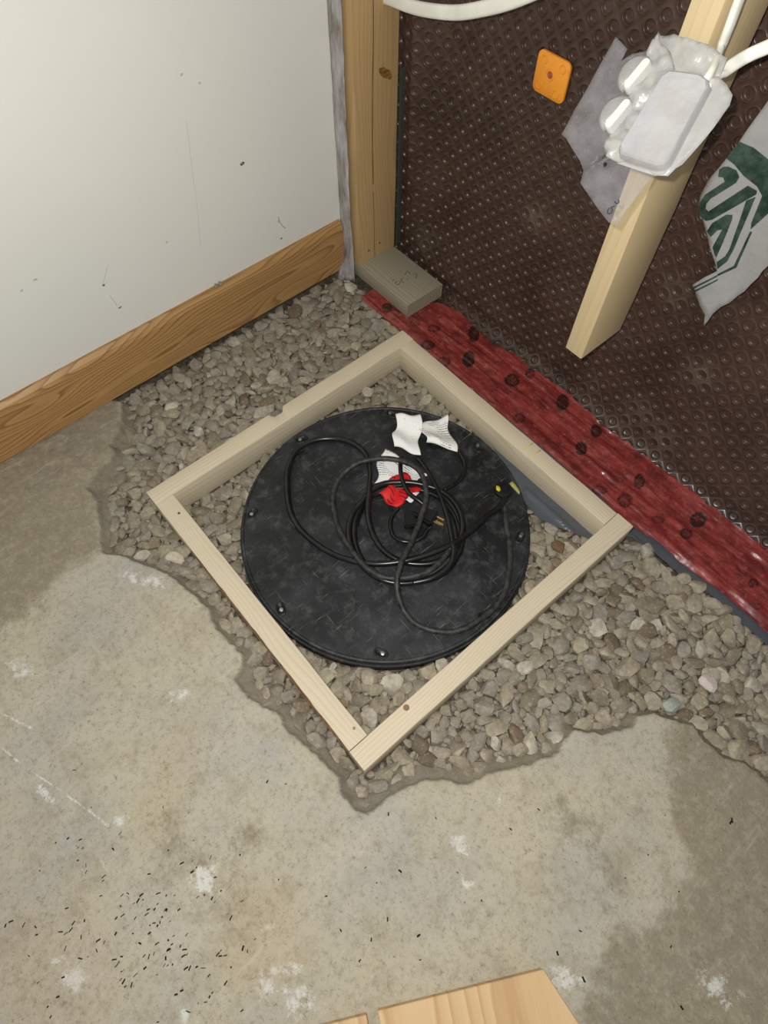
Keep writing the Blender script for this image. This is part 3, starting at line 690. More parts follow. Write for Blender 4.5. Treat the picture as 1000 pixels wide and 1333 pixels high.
cpx = (502, 95)
bm = bmesh.new()
for i in range(14):
    a = 2 * math.pi * i / 14; bm.verts.new(tuple(stud_px((cpx[0] + (7.5 + rk.uniform(-1.5, 1.5)) * math.cos(a) + 4 * math.sin(a), cpx[1] + (8 + rk.uniform(-1.5, 1.5)) * math.sin(a))) - np.array(root.location) + np.array((0.0009, 0, 0))))
bm.faces.new(bm.verts); ex = bmesh.ops.extrude_face_region(bm, geom=bm.faces[:]); 
for v_ in [g for g in ex['geom'] if isinstance(g, bmesh.types.BMVert)]: v_.co.x -= 0.003
t = NT('knot_wood'); MAT['knot'] = t.set(color=t.ramp(t.noise(t.coord('Object', scale=(60, 60, 160)), 1.0, 4, 0.6), [(0.35, srgb(104, 66, 30)), (0.65, srgb(150, 108, 60))]), rough=0.7, spec=0.2)
obj('knot', bm_mesh('knot', bm), MAT['knot'], root)
for px in ((480, 326), (494, 316)):
    p = stud_px(px); o = obj('nail', nail_me, MAT['dark_steel'], root); o.location = Vector(p) - root.location + Vector((0.0005, 0, 0)); o.rotation_euler = (0, math.pi / 2, 0)

bl = empty('plate_stub', (-0.175, 0.127, 0.008)); tag(bl, 'short weathered grey wood block lying under the corner stud on the red tape', 'wood block')
bo = obj('timber', board_mesh('plate', 0.232, 0.112, 0.038, 21, segs=30, bev=0.0025), MAT['block'], bl); sharp(bo, 40)
def on_block(px): p = at_z(px, 0.0462); return np.array(p) - np.array(bl.location)
SCR = [[(538, 358), (541, 356), (543, 358), (541, 362), (543, 361)], [(527, 358), (531, 353), (534, 357)], [(524, 362), (522, 366), (526, 368)], [(517, 366), (514, 369), (518, 371), (521, 367)], [(511, 366), (513, 363)], [(529, 362), (532, 364)]]
for Sx in SCR: obj('pencil_mark', tube_mesh('pencil_mark', catmull([on_block(p) for p in Sx], 4), circ(0.0008, 6, 0.0003)), MAT['pencil'], bl)

# hanging length of strapping on the membrane wall
st_o = vert_board('hanging_strapping', 0.358, 0.396, 0.077, 0.190, 0.240, 1.20, MAT['stick'], 31, 0.002)
tag(st_o, 'cut pale stud hanging in front of the dimpled membrane behind the plastic box', 'stud')

# ------------------------------------------------------------------ caulk and film strip between painted wall and stud
NZ, NW = 120, 16
zz = np.linspace(0.0, 1.1, NZ); uu = np.linspace(0, 1, NW); CZ = np.repeat(zz[:, None], NW, 1)
flare = np.exp(-zz / 0.045)[:, None]
xl = XW + 0.0005 - 0.0 * flare; xr = XW + 0.040 + 0.012 * flare + 0.004 * fbm(CZ * 12, CZ * 0, 101, 3)
CX = xl + (xr - xl) * uu[None]; CY = 0.066 - 0.003 * np.sin(uu * math.pi)[None] - 0.030 * flare * (0.6 + 0.4 * np.sin(uu * 5)[None]) + 0.0022 * fbm(CX * 120, CZ * 30, 103, 4) - 0.0015
CY[:, 0] = np.minimum(CY[:, 0], 0.070)
me = mesh_from('caulk', np.stack([CX.ravel(), CY.ravel(), CZ.ravel() + 0.001], 1), grid_faces(NZ, NW), True)
o = obj('caulked_film_strip', me, MAT['caulk']); md = o.modifiers.new('thick', 'SOLIDIFY'); md.thickness = 0.0012; md.offset = 0
tag(o, 'grey crumpled film strip sealing the gap between white wall and corner stud', 'plastic strip')
# added dark strip, its colour stands in for the shadowed gap behind the stud
me = box_mesh('gap_shade', 0.006, 0.012, 0.40, 0.001, 1)
o = obj('gap_shade_strip', me, plain('gap_shade_grey', srgb(62, 62, 54), 0.9, 0.1), loc=(-0.236, 0.194, 0.25)); tag(o, 'narrow dark grey strip standing in for the shaded gap behind the corner stud', 'shade_strip')

# ------------------------------------------------------------------ sump lid
LC = np.array((0.3305, -0.3325)); LR, LZ = 0.281, 0.020
lid = empty('sump_lid', (LC[0], LC[1], 0.0)); tag(lid, 'round scuffed black plastic sump pit lid inside the wooden frame', 'lid')
def lathe(name, prof, k=128):
    prof = np.array(prof); a = np.arange(k) * 2 * math.pi / k; V = []
    for r, z in prof: V += [(r * math.cos(t), r * math.sin(t), z) for t in a]
    F = [(i * k + j, i * k + (j + 1) % k, (i + 1) * k + (j + 1) % k, (i + 1) * k + j) for i in range(len(prof) - 1) for j in range(k)]
    return mesh_from(name, V, np.array(F))
o = obj('cover', lathe('cover', [(0.276, 0.008), (LR - 0.0015, 0.008), (LR, 0.0095), (LR, 0.0175), (LR - 0.0015, LZ), (LR - 0.005, LZ + 0.0003), (LR - 0.0065, LZ - 0.0012), (LR - 0.009, LZ - 0.0014), (0.20, LZ - 0.001), (0.10, LZ - 0.0008), (0.052, LZ - 0.0006), (0.051, LZ + 0.0002), (0.049, LZ + 0.0002), (0.048, LZ - 0.0006), (0.0001, LZ - 0.0006)]), MAT['lid'], lid); sharp(o, 30)
o = obj('basin_flange', lathe('basin_flange', [(0.25, -0.012), (0.2835, -0.012), (0.2845, -0.010), (0.2845, 0.0055), (0.2835, 0.007), (0.25, 0.007)]), MAT['lid'], lid); sharp(o, 30)
bm = bmesh.new()
slot_prof = stadium(0.022, 0.012, 7); n = len(slot_prof)
lo_ = [bm.verts.new((a * 1.25, b * 1.35, 0)) for a, b in slot_prof]; hi = [bm.verts.new((a * 1.1, b * 1.18, 0.0014)) for a, b in slot_prof]; li = [bm.verts.new((a, b, 0.0012)) for a, b in slot_prof]; lb = [bm.verts.new((a * .92, b * .9, 0.0002)) for a, b in slot_prof]
for i in range(n):
    j = (i + 1) % n
    for A2, B2 in ((lo_, hi), (hi, li), (li, lb)): bm.faces.new([A2[i], A2[j], B2[j], B2[i]])
bm.faces.new(lb); slot_me = bm_mesh('screw_slot', bm, True); scr_me = disc_mesh('screw', 0.0042, 0.0022, 14, 0.0006)
MAT['slot'] = plain('slot_black', srgb(16, 16, 17), 0.5, 0.4)
for px in ((362, 795), (496, 856), (333, 668), (394, 573), (510, 538), (625, 580), (684, 700), (640, 810)):
    p = at_z(px, LZ); a = math.atan2(p[1] - LC[1], p[0] - LC[0]); R_ = 0.262
    s_o = obj('screw_slot', slot_me, MAT['slot'], lid, loc=(R_ * math.cos(a), R_ * math.sin(a), LZ - 0.0012), rot=(0, 0, a + 1.2))
    obj('screw', scr_me, MAT['steel'] if px[0] in (362, 394) else MAT['dark_steel'], s_o, loc=(0.003, 0, 0.0001))
# cord grommet with yellow sealant
gp = at_z((655, 638), LZ)
o = obj('cord_grommet', lathe('cord_grommet', [(0.019, LZ - 0.001), (0.018, LZ + 0.004), (0.012, LZ + 0.005), (0.010, LZ + 0.001), (0.0001, LZ + 0.001)], 28), MAT['slot'], lid, loc=(gp[0] - LC[0], gp[1] - LC[1], 0)); sharp(o, 40)
def residue(name, pxs, mat, hgt=0.003):
    bm = bmesh.new(); P_ = [at_z(p, LZ) for p in pxs]; c0 = np.mean(P_, 0)
    bo_ = [bm.verts.new((p[0] - LC[0], p[1] - LC[1], LZ - 0.0012)) for p in P_]; to = [bm.verts.new((c0[0] + (p[0] - c0[0]) * 0.75 - LC[0], c0[1] + (p[1] - c0[1]) * 0.75 - LC[1], LZ + hgt)) for p in P_]
    n = len(P_)
    for i in range(n): bm.faces.new([bo_[i], bo_[(i + 1) % n], to[(i + 1) % n], to[i]])
    bm.faces.new(to); return obj(name, bm_mesh(name, bm, True), mat, lid)
residue('sealant_blob', [(645, 633), (650, 634), (652, 639), (648, 642), (645, 639)], MAT['yellow'], 0.006)
residue('sealant_blob', [(661, 631), (667, 626), (672, 631), (678, 641), (677, 644), (671, 638), (667, 634), (662, 635)], MAT['olive'], 0.002)

# ------------------------------------------------------------------ cords on the lid
def crop(P_): return [(330 + 0.37 * a, 510 + 0.37 * b) for a, b in P_]
def cord_pts(P_, zb, seed=0, amp=0.0015, zlist=None):
    out = []
    for i, p in enumerate(crop(P_)):
        z = zlist[i] if zlist else zb; z = z * 1.28; out.append(at_z(p, LZ + z))
    C_ = catmull(out, 8); s_ = np.arange(len(C_)) * 0.12
    C_[:, 2] += amp * fbm(s_, s_ * 0 + seed, 7 + seed, 2); C_[:, 2] = np.maximum(C_[:, 2], LZ + 0.0050)
    return C_
RC_ = 0.0058
pc = empty('pump_cord', at_z((545, 690), LZ)); tag(pc, 'shiny black power cord coiled on the sump lid with white paper tags', 'power cord')
def cord_part(name, P_, r, mat, par, zb=0.0045, seed=0, zlist=None, k=10):
    C_ = cord_pts(P_, zb, seed, zlist=zlist) - np.array(par.location); return obj(name, tube_mesh(name, C_, circ(r, k)), mat, par)
rings_px = []
def loop(cx_, cy_, rx, ry, a0, a1, n, wob, seed):
    r_ = random.Random(seed); ph = r_.uniform(0, 6)
    return [(cx_ + (rx + wob * math.sin(2 * a + ph)) * math.cos(a), cy_ + (ry + wob * math.cos(2 * a + ph)) * math.sin(a)) for a in np.linspace(a0, a1, n)]
TAU = 2 * math.pi
mainP = [(885, 372), (865, 405), (820, 440), (750, 500), (700, 535), (620, 570), (520, 597), (420, 605), (330, 590), (250, 555), (170, 490), (130, 420), (118, 330), (125, 260), (160, 200), (220, 170), (290, 165), (350, 182), (395, 220), (412, 280), (408, 350), (403, 430), (420, 500), (450, 550), (500, 588), (560, 605), (640, 600), (700, 560), (735, 490), (722, 410), (670, 355), (600, 328), (520, 318), (440, 330)]
mz = [0.012, 0.013, 0.014, 0.017, 0.019, 0.019, 0.018, 0.015, 0.010, 0.006, 0.0045, 0.0045, 0.0045, 0.0045, 0.0045, 0.0045, 0.0045, 0.005, 0.007, 0.013, 0.016, 0.016, 0.014, 0.011, 0.009, 0.009, 0.010, 0.012, 0.013, 0.013, 0.013, 0.013, 0.013, 0.013]
mainP += loop(535, 500, 195, 178, math.radians(235), math.radians(235) - TAU, 22, 7, 1)[1:] + loop(540, 505, 190, 172, math.radians(235), math.radians(235) - TAU, 22, 8, 2)[1:] + [(400, 380), (375, 420), (360, 470)]
mz += [0.011 - 0.004 * i / 21 for i in range(21)] + [0.007 - 0.0025 * i / 21 for i in range(21)] + [0.0045] * 3
cord_part('cord', mainP, RC_, MAT['cord'], pc, zlist=mz)
cord_part('cord', [(578, 232), (610, 275), (640, 330), (665, 385), (685, 450), (697, 510), (705, 560), (690, 610), (630, 655), (560, 672)], RC_ * 0.85, MAT['cord'], pc, zlist=[0.006, 0.008, 0.013, 0.018, 0.019, 0.019, 0.02, 0.018, 0.016, 0.013])
cord_part('cord', [(520, 228), (517, 262), (520, 295), (532, 330), (552, 362), (585, 385), (600, 398)], RC_ * 0.8, MAT['cord'], pc, zlist=[0.006, 0.010, 0.016, 0.020, 0.020, 0.019, 0.017])
cord_part('cord', [(723, 208), (742, 245), (744, 275), (730, 303), (705, 328), (672, 345)], RC_ * 0.75, MAT['cord'], pc, zlist=[0.005, 0.0045, 0.0045, 0.006, 0.010, 0.014])
cord_part('cord', [(512, 408), (490, 435), (482, 470), (492, 505), (520, 525), (560, 527), (595, 510), (612, 485)], RC_ * 0.7, MAT['cord'], pc, zlist=[0.006, 0.005, 0.0045, 0.0045, 0.0045, 0.0045, 0.006, 0.008])
# float switch cord, duller
fc = empty('float_switch_cord', at_z((650, 700), LZ)); tag(fc, 'dull dusty black cord in a wide loose loop crossing over the coil', 'power cord')
fP = [(878, 385), (886, 430), (890, 470), (903, 560), (895, 660), (865, 740), (800, 800), (720, 840), (640, 842), (570, 815), (530, 770), (508, 710), (507, 650), (525, 590), (560, 520), (590, 440), (608, 370), (600, 310), (570, 265), (510, 240), (440, 235), (370, 250), (315, 290), (285, 340), (280, 400), (300, 480), (340, 550), (400, 620), (470, 655), (560, 650), (640, 615), (700, 540)]
fz = [0.006, 0.005, 0.0045, 0.0045, 0.0045, 0.0045, 0.0045, 0.0045, 0.0045, 0.0045, 0.006, 0.017, 0.025, 0.026, 0.024, 0.024, 0.025, 0.024, 0.019, 0.017, 0.017, 0.014, 0.008, 0.005, 0.0045, 0.008, 0.014, 0.018, 0.018, 0.018, 0.018, 0.016]
cord_part('cord', fP, RC_ * 0.95, MAT['cord2'], fc, zlist=fz)
cord_part('cord', [(872, 395), (840, 432), (790, 468), (735, 512), (715, 545), (690, 590), (620, 645), (540, 668), (460, 655), (400, 610)], RC_ * 0.9, MAT['cord2'], fc, zlist=[0.006, 0.006, 0.007, 0.010, 0.010, 0.009, 0.009, 0.009, 0.009, 0.009])
# plug with three brass prongs
pp0 = at_z((330 + .37 * 572, 510 + .37 * 418), LZ + 0.018); pp1 = at_z((330 + .37 * 632, 510 + .37 * 448), LZ + 0.018); dv = pp1 - pp0; az = math.atan2(dv[1], dv[0])
pl_ = obj('plug', None, None, pc) if False else None
bm = bmesh.new(); bmesh.ops.create_cube(bm, size=1)
for v_ in bm.verts:
    tp = 0.62 if v_.co.x < 0 else 1.0; v_.co = Vector((v_.co.x * 0.046, v_.co.y * 0.034 * tp, v_.co.z * 0.020 * (0.8 if v_.co.x < 0 else 1)))
bmesh.ops.bevel(bm, geom=list(bm.edges), offset=0.004, segments=2, affect='EDGES')
plug = obj('plug', bm_mesh('plug', bm, True), MAT['slot'], pc); sharp(plug, 50)
plug.location = Vector((pp0 + pp1) / 2) - pc.location; plug.rotation_euler = (0, 0, az)
for yy, zz_, L2 in ((0.0065, 0.004, 0.016), (-0.0065, 0.004, 0.016), (0.0, -0.004, 0.019)):
    obj('prong', box_mesh('prong', L2, 0.0022 if zz_ > 0 else 0.0042, 0.0055 if zz_ > 0 else 0.0042, 0.0006, 1), MAT['brass'], plug, loc=(0.023 + L2 / 2, yy, zz_))
p2 = obj('plug', plug.data, MAT['slot'], pc); p2.location = plug.location + Vector((-0.012, -0.028, -0.001)); p2.rotation_euler = (0, 0, az - 0.9); p2.scale = (0.8, 0.8, 0.8)

# paper tags: curled sheets
def tag_sheet(name, corners, mat, par, curl, nu=22, nv=22, label=None, seed=0):
    """corners as pixels in order 00,10,11,01 at lid level; curl(u,v)->height above the lid"""
    C4 = [at_z((330 + .37 * a, 510 + .37 * b), LZ + 0.008) for a, b in corners]
    V = []; UVs = []
    for i in range(nu):
        for j in range(nv):
            u, v = i / (nu - 1), j / (nv - 1)
            p = C4[0] * (1 - u) * (1 - v) + C4[1] * u * (1 - v) + C4[2] * u * v + C4[3] * (1 - u) * v
            p = p + (C4[1] - C4[0]) * 0.07 * math.sin(v * 8 + seed * 2) + (C4[3] - C4[0]) * 0.04 * math.sin(u * 7)
            V.append((p[0], p[1], LZ + 0.0015 + max(0, curl(u, v)))); UVs.append((u, v))
    V = np.array(V) - np.array(par.location); F = grid_faces(nu, nv); me = mesh_from(name, V, F, True)
    uvl = me.uv_layers.new(name='UVMap'); li_ = np.zeros(len(me.loops), np.int32); me.loops.foreach_get('vertex_index', li_)
    uvl.data.foreach_set('uv', np.array(UVs, np.float32)[li_].ravel())
    o = obj(name, me, mat, par); md = o.modifiers.new('t', 'SOLIDIFY'); md.thickness = 0.0005
    if label: o['label'] = label
    return o
tag_sheet('paper_tag', [(490, 190), (582, 232), (590, 92), (503, 86)], MAT['paper_plain'], pc, lambda u, v: 0.007 + 0.006 * math.sin(v * 7.5 + u) + 0.004 * u, label='curled white paper tag', seed=1)
tag_sheet('paper_tag', [(608, 180), (718, 216), (678, 78), (580, 110)], MAT['paper_print'], pc, lambda u, v: 0.008 + 0.005 * math.sin(u * 3 + v * 3) + 0.006 * (1 - v) * math.sin(v * 8), label='white printed instruction tag')
tag_sheet('paper_tag', [(425, 320), (560, 330), (608, 290), (455, 200)], MAT['paper_print'], pc, lambda u, v: 0.004 + 0.003 * math.sin(u * 4 + v * 2), label='white printed tag under the cords')
tag_sheet('paper_tag', [(432, 356), (500, 412), (588, 345), (525, 280)], MAT['paper_red'], pc, lambda u, v: 0.008 + 0.004 * math.sin(v * 3) + 0.003 * math.sin(u * 9), label='red warning tag with black print')
tag_sheet('paper_tag', [(535, 380), (556, 390), (585, 350), (560, 350)], MAT['paper_plain'], pc, lambda u, v: 0.006, 6, 6, label='small white tag corner')

# ------------------------------------------------------------------ orange washer on the membrane
oc = at_y((718, 100), YW - 0.006); S_ = 0.068
wsh = empty('membrane_washer', tuple(oc)); tag(wsh, 'orange square plastic washer screwed into the brown membrane', 'washer')
bm = bmesh.new()
def rsq(sx_, sz_, r_, k_=6):
    out = []
    for (cx_, cz_, a0) in ((1, 1, 0), (-1, 1, 90), (-1, -1, 180), (1, -1, 270)):
        for i in range(k_): a_ = math.radians(a0 + 90 * i / (k_ - 1)); out.append((cx_ * (sx_ / 2 - r_) + r_ * math.cos(a_), cz_ * (sz_ / 2 - r_) + r_ * math.sin(a_)))
    return out
lv = [[bm.verts.new((a_, y_c, b_)) for a_, b_ in rsq(S_ - d_, S_ * 0.92 - d_, 0.010)] for y_c, d_ in ((0.0025, 0), (-0.0012, 0), (-0.0025, 0.0025))]
n = len(lv[0])
for A2, B2 in zip(lv[:-1], lv[1:]):
    for i in range(n): bm.faces.new([A2[i], A2[(i + 1) % n], B2[(i + 1) % n], B2[i]])
bm.faces.new(lv[-1]); bm.faces.new(lv[0][::-1])
o = obj('plate', bm_mesh('plate', bm), MAT['orange'], wsh); sharp(o, 40)
def torus_y(name, R1, r1):
    k, m_ = 20, 8; V = []; F = []
    for i in range(k):
        a = TAU * i / k
        for j in range(m_):
            b = TAU * j / m_; V.append(((R1 + r1 * math.cos(b)) * math.cos(a), r1 * math.sin(b) * 0.6, (R1 + r1 * math.cos(b)) * math.sin(a)))
    for i in range(k):
        for j in range(m_): F.append((i * m_ + j, ((i + 1) % k) * m_ + j, ((i + 1) % k) * m_ + (j + 1) % m_, i * m_ + (j + 1) % m_))
    return mesh_from(name, V, np.array(F), True)
ring_me = torus_y('stud_ring', 0.0056, 0.0010)
for px in ((709.5, 77), (733, 90.5), (701.5, 109.5), (723.5, 123)):
    p = at_y(px, YW - 0.009); obj('moulded_ring', ring_me, MAT['orange'], wsh, loc=tuple(p - oc))
p = at_y((716, 98), YW - 0.009)
o = obj('collar', torus_y('collar', 0.0072, 0.0016), MAT['orange'], wsh, loc=tuple(p - oc))
sc = obj('screw', disc_mesh('screw', 0.0052, 0.0022, 16, 0.0004), MAT['screw_red'], wsh, loc=tuple(p - oc + np.array((0, 0.0008, 0))), rot=(math.pi / 2, 0, 0))
obj('screw_tip', disc_mesh('screw_tip', 0.0026, 0.002, 10), MAT['steel'], sc, loc=(0, 0.001, 0.0018))

# ------------------------------------------------------------------ poly vapour box on the strapping
BP = at_y((868, 150), -0.004); EX = np.array((1.0, 0, 0)); EU = np.array((0, c45, c45)); EN = np.array((0, -c45, c45))
vb = empty('vapour_box', tuple(BP)); tag(vb, 'translucent plastic vapour box with torn film flange fixed to the hanging stud', 'electrical box')
def loc2(px, off):
    p = at_plane(px, EN, BP + EN * off) - BP; return np.array((p @ EX, p @ EU))
def lift(ab, off): return EX * ab[0] + EU * ab[1] + EN * off
front = np.array([loc2(p, 0.0) for p in ((806, 190), (862, 96), (872, 90), (912, 95), (921, 102), (922, 112), (872, 206), (864, 213), (852, 214), (808, 200))])
fc_ = front.mean(0)
bm = bmesh.new(); levels = []
for off, sc_ in ((0.0, 0.88), (0.0008, 0.95), (-0.002, 1.0), (-0.008, 1.04), (-0.014, 1.07), (-0.016, 1.13)):
    levels.append([bm.verts.new(tuple(lift(fc_ + (p - fc_) * sc_, off))) for p in front])
n = len(front); bm.faces.new(levels[0])
for A2, B2 in zip(levels[:-1], levels[1:]):
    for i in range(n): bm.faces.new([A2[i], A2[(i + 1) % n], B2[(i + 1) % n], B2[i]])
bmesh.ops.subdivide_edges(bm, edges=bm.edges[:], cuts=2, use_grid_fill=True)
bmesh.ops.triangulate(bm, faces=[f for f in bm.faces if len(f.verts) > 4])
for v_ in bm.verts:
    v_.co += Vector(EN * 0.0016 * float(fbm(np.array(v_.co.x * 45), np.array((v_.co.y + v_.co.z) * 45), 111, 3)))
o = obj('box_body', bm_mesh('box_body', bm, True), MAT['boot'], vb); sharp(o, 50)
def film_part(name, pxs, off, mat, amp=0.004, curlf=None, maxlen=0.008, freq=28, seed=0, thick=0.0008):
    ab = [loc2(p, off) for p in pxs]; pts = [lift(a, off) for a in ab]
    def disp(co):
        a = co.x; b = float(np.dot(np.array(co), EU)); hgt = amp * float(fbm(np.array(a * freq), np.array(b * freq), 120 + seed, 3))
        if curlf: hgt += curlf(a, b)
        return EN * hgt
    o = obj(name, poly_sheet(name, pts, maxlen, disp), mat, vb); md = o.modifiers.new('t', 'SOLIDIFY'); md.thickness = thick; md.offset = 0; return o
film_part('film_flange', [(817, 64), (802, 48), (784, 80), (766, 114), (748, 144), (736, 167), (731, 175), (737, 180), (747, 197), (755, 209), (760, 222), (776, 214), (800, 190), (818, 150), (838, 110), (850, 82), (842, 66), (823, 71), (809, 80)], -0.024, MAT['film'], 0.003, seed=1)
film_part('film_flap', [(760, 222), (756, 239), (765, 252), (778, 271), (792, 289), (802, 294), (818, 272), (836, 248), (852, 228), (830, 214), (800, 195), (776, 212)], -0.026, MAT['film'], 0.003, seed=2)
film_part('side_flange', [(922, 98), (936, 100), (946, 110), (954, 124), (950, 138), (930, 166), (908, 192), (888, 214), (880, 219), (870, 230), (850, 228), (845, 220), (866, 212), (896, 152)], -0.014, MAT['boot_side'], 0.003, seed=3, freq=45, maxlen=0.006)
film_part('top_gather', [(857, 40), (860, 46), (878, 46), (900, 52), (920, 58), (936, 66), (947, 76), (941, 90), (936, 104), (920, 106), (890, 100), (866, 98), (850, 96), (846, 80), (850, 62)], -0.020, MAT['boot_side'], 0.008, seed=4, freq=70, maxlen=0.005)
film_part('crumpled_edge', [(842, 66), (857, 40), (859, 56), (872, 66), (878, 88), (866, 116), (848, 150), (832, 186), (824, 206), (806, 212), (790, 205), (786, 190), (798, 165), (818, 122), (836, 88)], -0.012, MAT['boot_side'], 0.010, seed=5, freq=85, maxlen=0.0035)
# two round white ears of the device box
for px in ((824, 96), (799, 148)):
    c0 = loc2((px[0] + 6, px[1] + 2), -0.004)
    pr_ = stadium(0.036, 0.0095, 6); bm = bmesh.new()
    lv = [[bm.verts.new((a * s_, b * s_, z)) for a, b in pr_] for s_, z in ((1, -0.010), (1, 0.003), (0.93, 0.005))]
    n = len(pr_)
    for A2, B2 in zip(lv[:-1], lv[1:]):
        for i in range(n): bm.faces.new([A2[i], A2[(i + 1) % n], B2[(i + 1) % n], B2[i]])
    bm.faces.new(lv[-1]); bm.faces.new(lv[0][::-1])
    o = obj('box_ear', bm_mesh('box_ear', bm), MAT['white_plastic'], vb); sharp(o, 40)
    ax = EU * math.cos(0.12) + EX * math.sin(0.12); ay = np.cross(EN, ax); pos = lift(c0, -0.004)
    o.matrix_basis = Matrix(((ax[0], ay[0], EN[0], pos[0]), (ax[1], ay[1], EN[1], pos[1]), (ax[2], ay[2], EN[2], pos[2]), (0, 0, 0, 1)))
    pr2 = [(0.020 * math.cos(a), 0.019 * math.sin(a)) for a in np.linspace(0, math.pi, 14)]
    bm = bmesh.new(); lv = [[bm.verts.new((a * s_, 0.004 + b * s_, z)) for a, b in pr2] for s_, z in ((1, -0.008), (1, -0.001), (0.8, 0.002))]; n = len(pr2)
    for A2, B2 in zip(lv[:-1], lv[1:]):
        for i in range(n): bm.faces.new([A2[i], A2[(i + 1) % n], B2[(i + 1) % n], B2[i]])
    bm.faces.new(lv[-1]); obj('clear_lobe', bm_mesh('clear_lobe', bm, True), MAT['boot_side'], o)
# puncture and marker scribble on the flap
pp_ = lift(loc2((788, 214), -0.021), -0.021)
bm = bmesh.new(); n = 11; rk = random.Random(8); vv = [bm.verts.new(tuple(np.array(pp_) + EX * 0.0035 * rk.uniform(.5, 1.1) * math.cos(TAU * i / n) + EU * 0.0035 * rk.uniform(.5, 1.1) * math.sin(TAU * i / n))) for i in range(n)]; bm.faces.new(vv)
obj('puncture', bm_mesh('puncture', bm), MAT['slot'], vb)
for S2_ in ([(793, 271), (791, 275), (792, 278), (796, 277), (797, 272), (795, 270)], [(796, 270), (800, 268)], [(800, 262), (803, 265), (806, 263), (805, 260)]):
    obj('marker_scribble', tube_mesh('marker_scribble', catmull([lift(loc2(p, -0.023), -0.023) for p in S2_], 4), circ(0.0006, 6)), MAT['ink'], vb)

# ------------------------------------------------------------------ white cables
def cable(name, P_, label, w_=0.0150, h_=0.0085, up=(0, -1, 0), grp=None):
    C_ = catmull(P_, 12); c0 = C_[0].copy(); o = obj(name, tube_mesh(name, C_ - c0, stadium(w_, h_, 5), up=up), MAT['cable'], loc=tuple(c0)); tag(o, label, 'cable'); return o
pA = [at_y(p, 0.150) for p in ((440, -40), (490, -10), (512, 0), (545, 11), (590, 16.5), (630, 11), (672, -1), (720, -24), (760, -60))]
cable('electrical_cable', pA, 'white flat electrical cable sagging across the membrane beside the corner stud', 0.0215, 0.010)
pB = [at_plane(p, (1, 0, 0), (0.407, 0, 0)) for p in ((985, -60), (964, -4), (950, 34), (938, 64))]; pB += [lift(loc2(p, -0.012), -0.012) + BP for p in ((925, 96), (912, 116))]
cable('electrical_cable', pB, 'white electrical cable running down the hanging stud into the vapour box', 0.0145, 0.008, up=(1, 0, 0))
pC = [at_y(p, 0.105) for p in ((1090, 30), (1040, 45), (1000, 61), (975, 72))] + [at_y((955, 84), 0.085), at_y((938, 97), 0.066)] + [lift(loc2((918, 116), -0.012), -0.012) + BP]
cable('electrical_cable', pC, 'white electrical cable curving in from the side into the vapour box', 0.0145, 0.008)

# ------------------------------------------------------------------ torn printed sheet
YS = 0.192
def shp(px): p = at_y(px, YS); return p
def c5(P_): return [(880 + 0.23256 * a, 120 + 0.23256 * b) for a, b in P_]
outline = [(1000, 130), (985, 152), (968, 178), (962, 188), (950, 203), (940, 216), (931, 226), (925, 234), (922, 240), (915, 252), (912, 268), (916, 281), (921, 298), (927, 322), (934, 343), (935, 352), (920, 359), (904, 369), (908, 380), (914, 396), (920, 408), (918, 424), (923, 417), (929, 408), (938, 400), (948, 396), (957, 388), (966, 382), (975, 372), (984, 364), (990, 355), (1000, 346), (1030, 312), (1075, 262), (1130, 180), (1150, 40), (1130, -120), (1090, -60), (1050, 50)]
def sheet_bend(co):
    return 0.006 * math.sin(co.x * 40 + co.z * 12) + 0.004 * float(fbm(np.array(co.x * 22), np.array(co.z * 22), 140, 3))
sh = empty('torn_sheet', tuple(shp((960, 280)))); tag(sh, 'torn milky plastic sheet with dark green printed emblem hanging against the membrane', 'plastic sheet')
S0 = np.array(sh.location)
o = obj('sheet', poly_sheet('sheet', [shp(p) - S0 for p in outline], 0.008, lambda co: (0, sheet_bend(co), 0)), MAT['sheet'], sh); md = o.modifiers.new('t', 'SOLIDIFY'); md.thickness = 0.0006
PR = [[(370, 268), (440, 310), (530, 400), (620, 520), (620, 600), (530, 665), (410, 775), (415, 735), (470, 590), (445, 535), (385, 470), (340, 395), (300, 360), (330, 318)],
      [(262, 420), (285, 405), (310, 405), (350, 430), (362, 470), (345, 503), (215, 582), (180, 562), (290, 490), (283, 465), (255, 462)],
      [(140, 640), (165, 602), (190, 610), (185, 640), (200, 655), (400, 525), (445, 560), (440, 580), (215, 705), (180, 712), (150, 690)],
      [(185, 770), (215, 725), (290, 680), (320, 685), (318, 710), (235, 920), (225, 900), (215, 860), (265, 765), (240, 768), (205, 805)],
      [(215, 582), (180, 562), (150, 608), (140, 640), (168, 650), (190, 612)],
      [(390, 610), (438, 592), (322, 880), (290, 945), (240, 985), (237, 945), (280, 915), (300, 880)],
      [(408, 785), (420, 788), (332, 988), (240, 1026), (238, 1014), (320, 976)],
      [(100, 1085), (238, 1018), (238, 1028), (102, 1097)],
      [(100, 1107), (240, 1042), (240, 1050), (106, 1117)]]
for pl2 in PR:
    o = obj('printed_emblem', poly_sheet('printed_emblem', [shp(p) - S0 for p in c5(pl2)], 0.008, lambda co: (0, sheet_bend(co) - 0.0008, 0)), MAT['green'], sh)

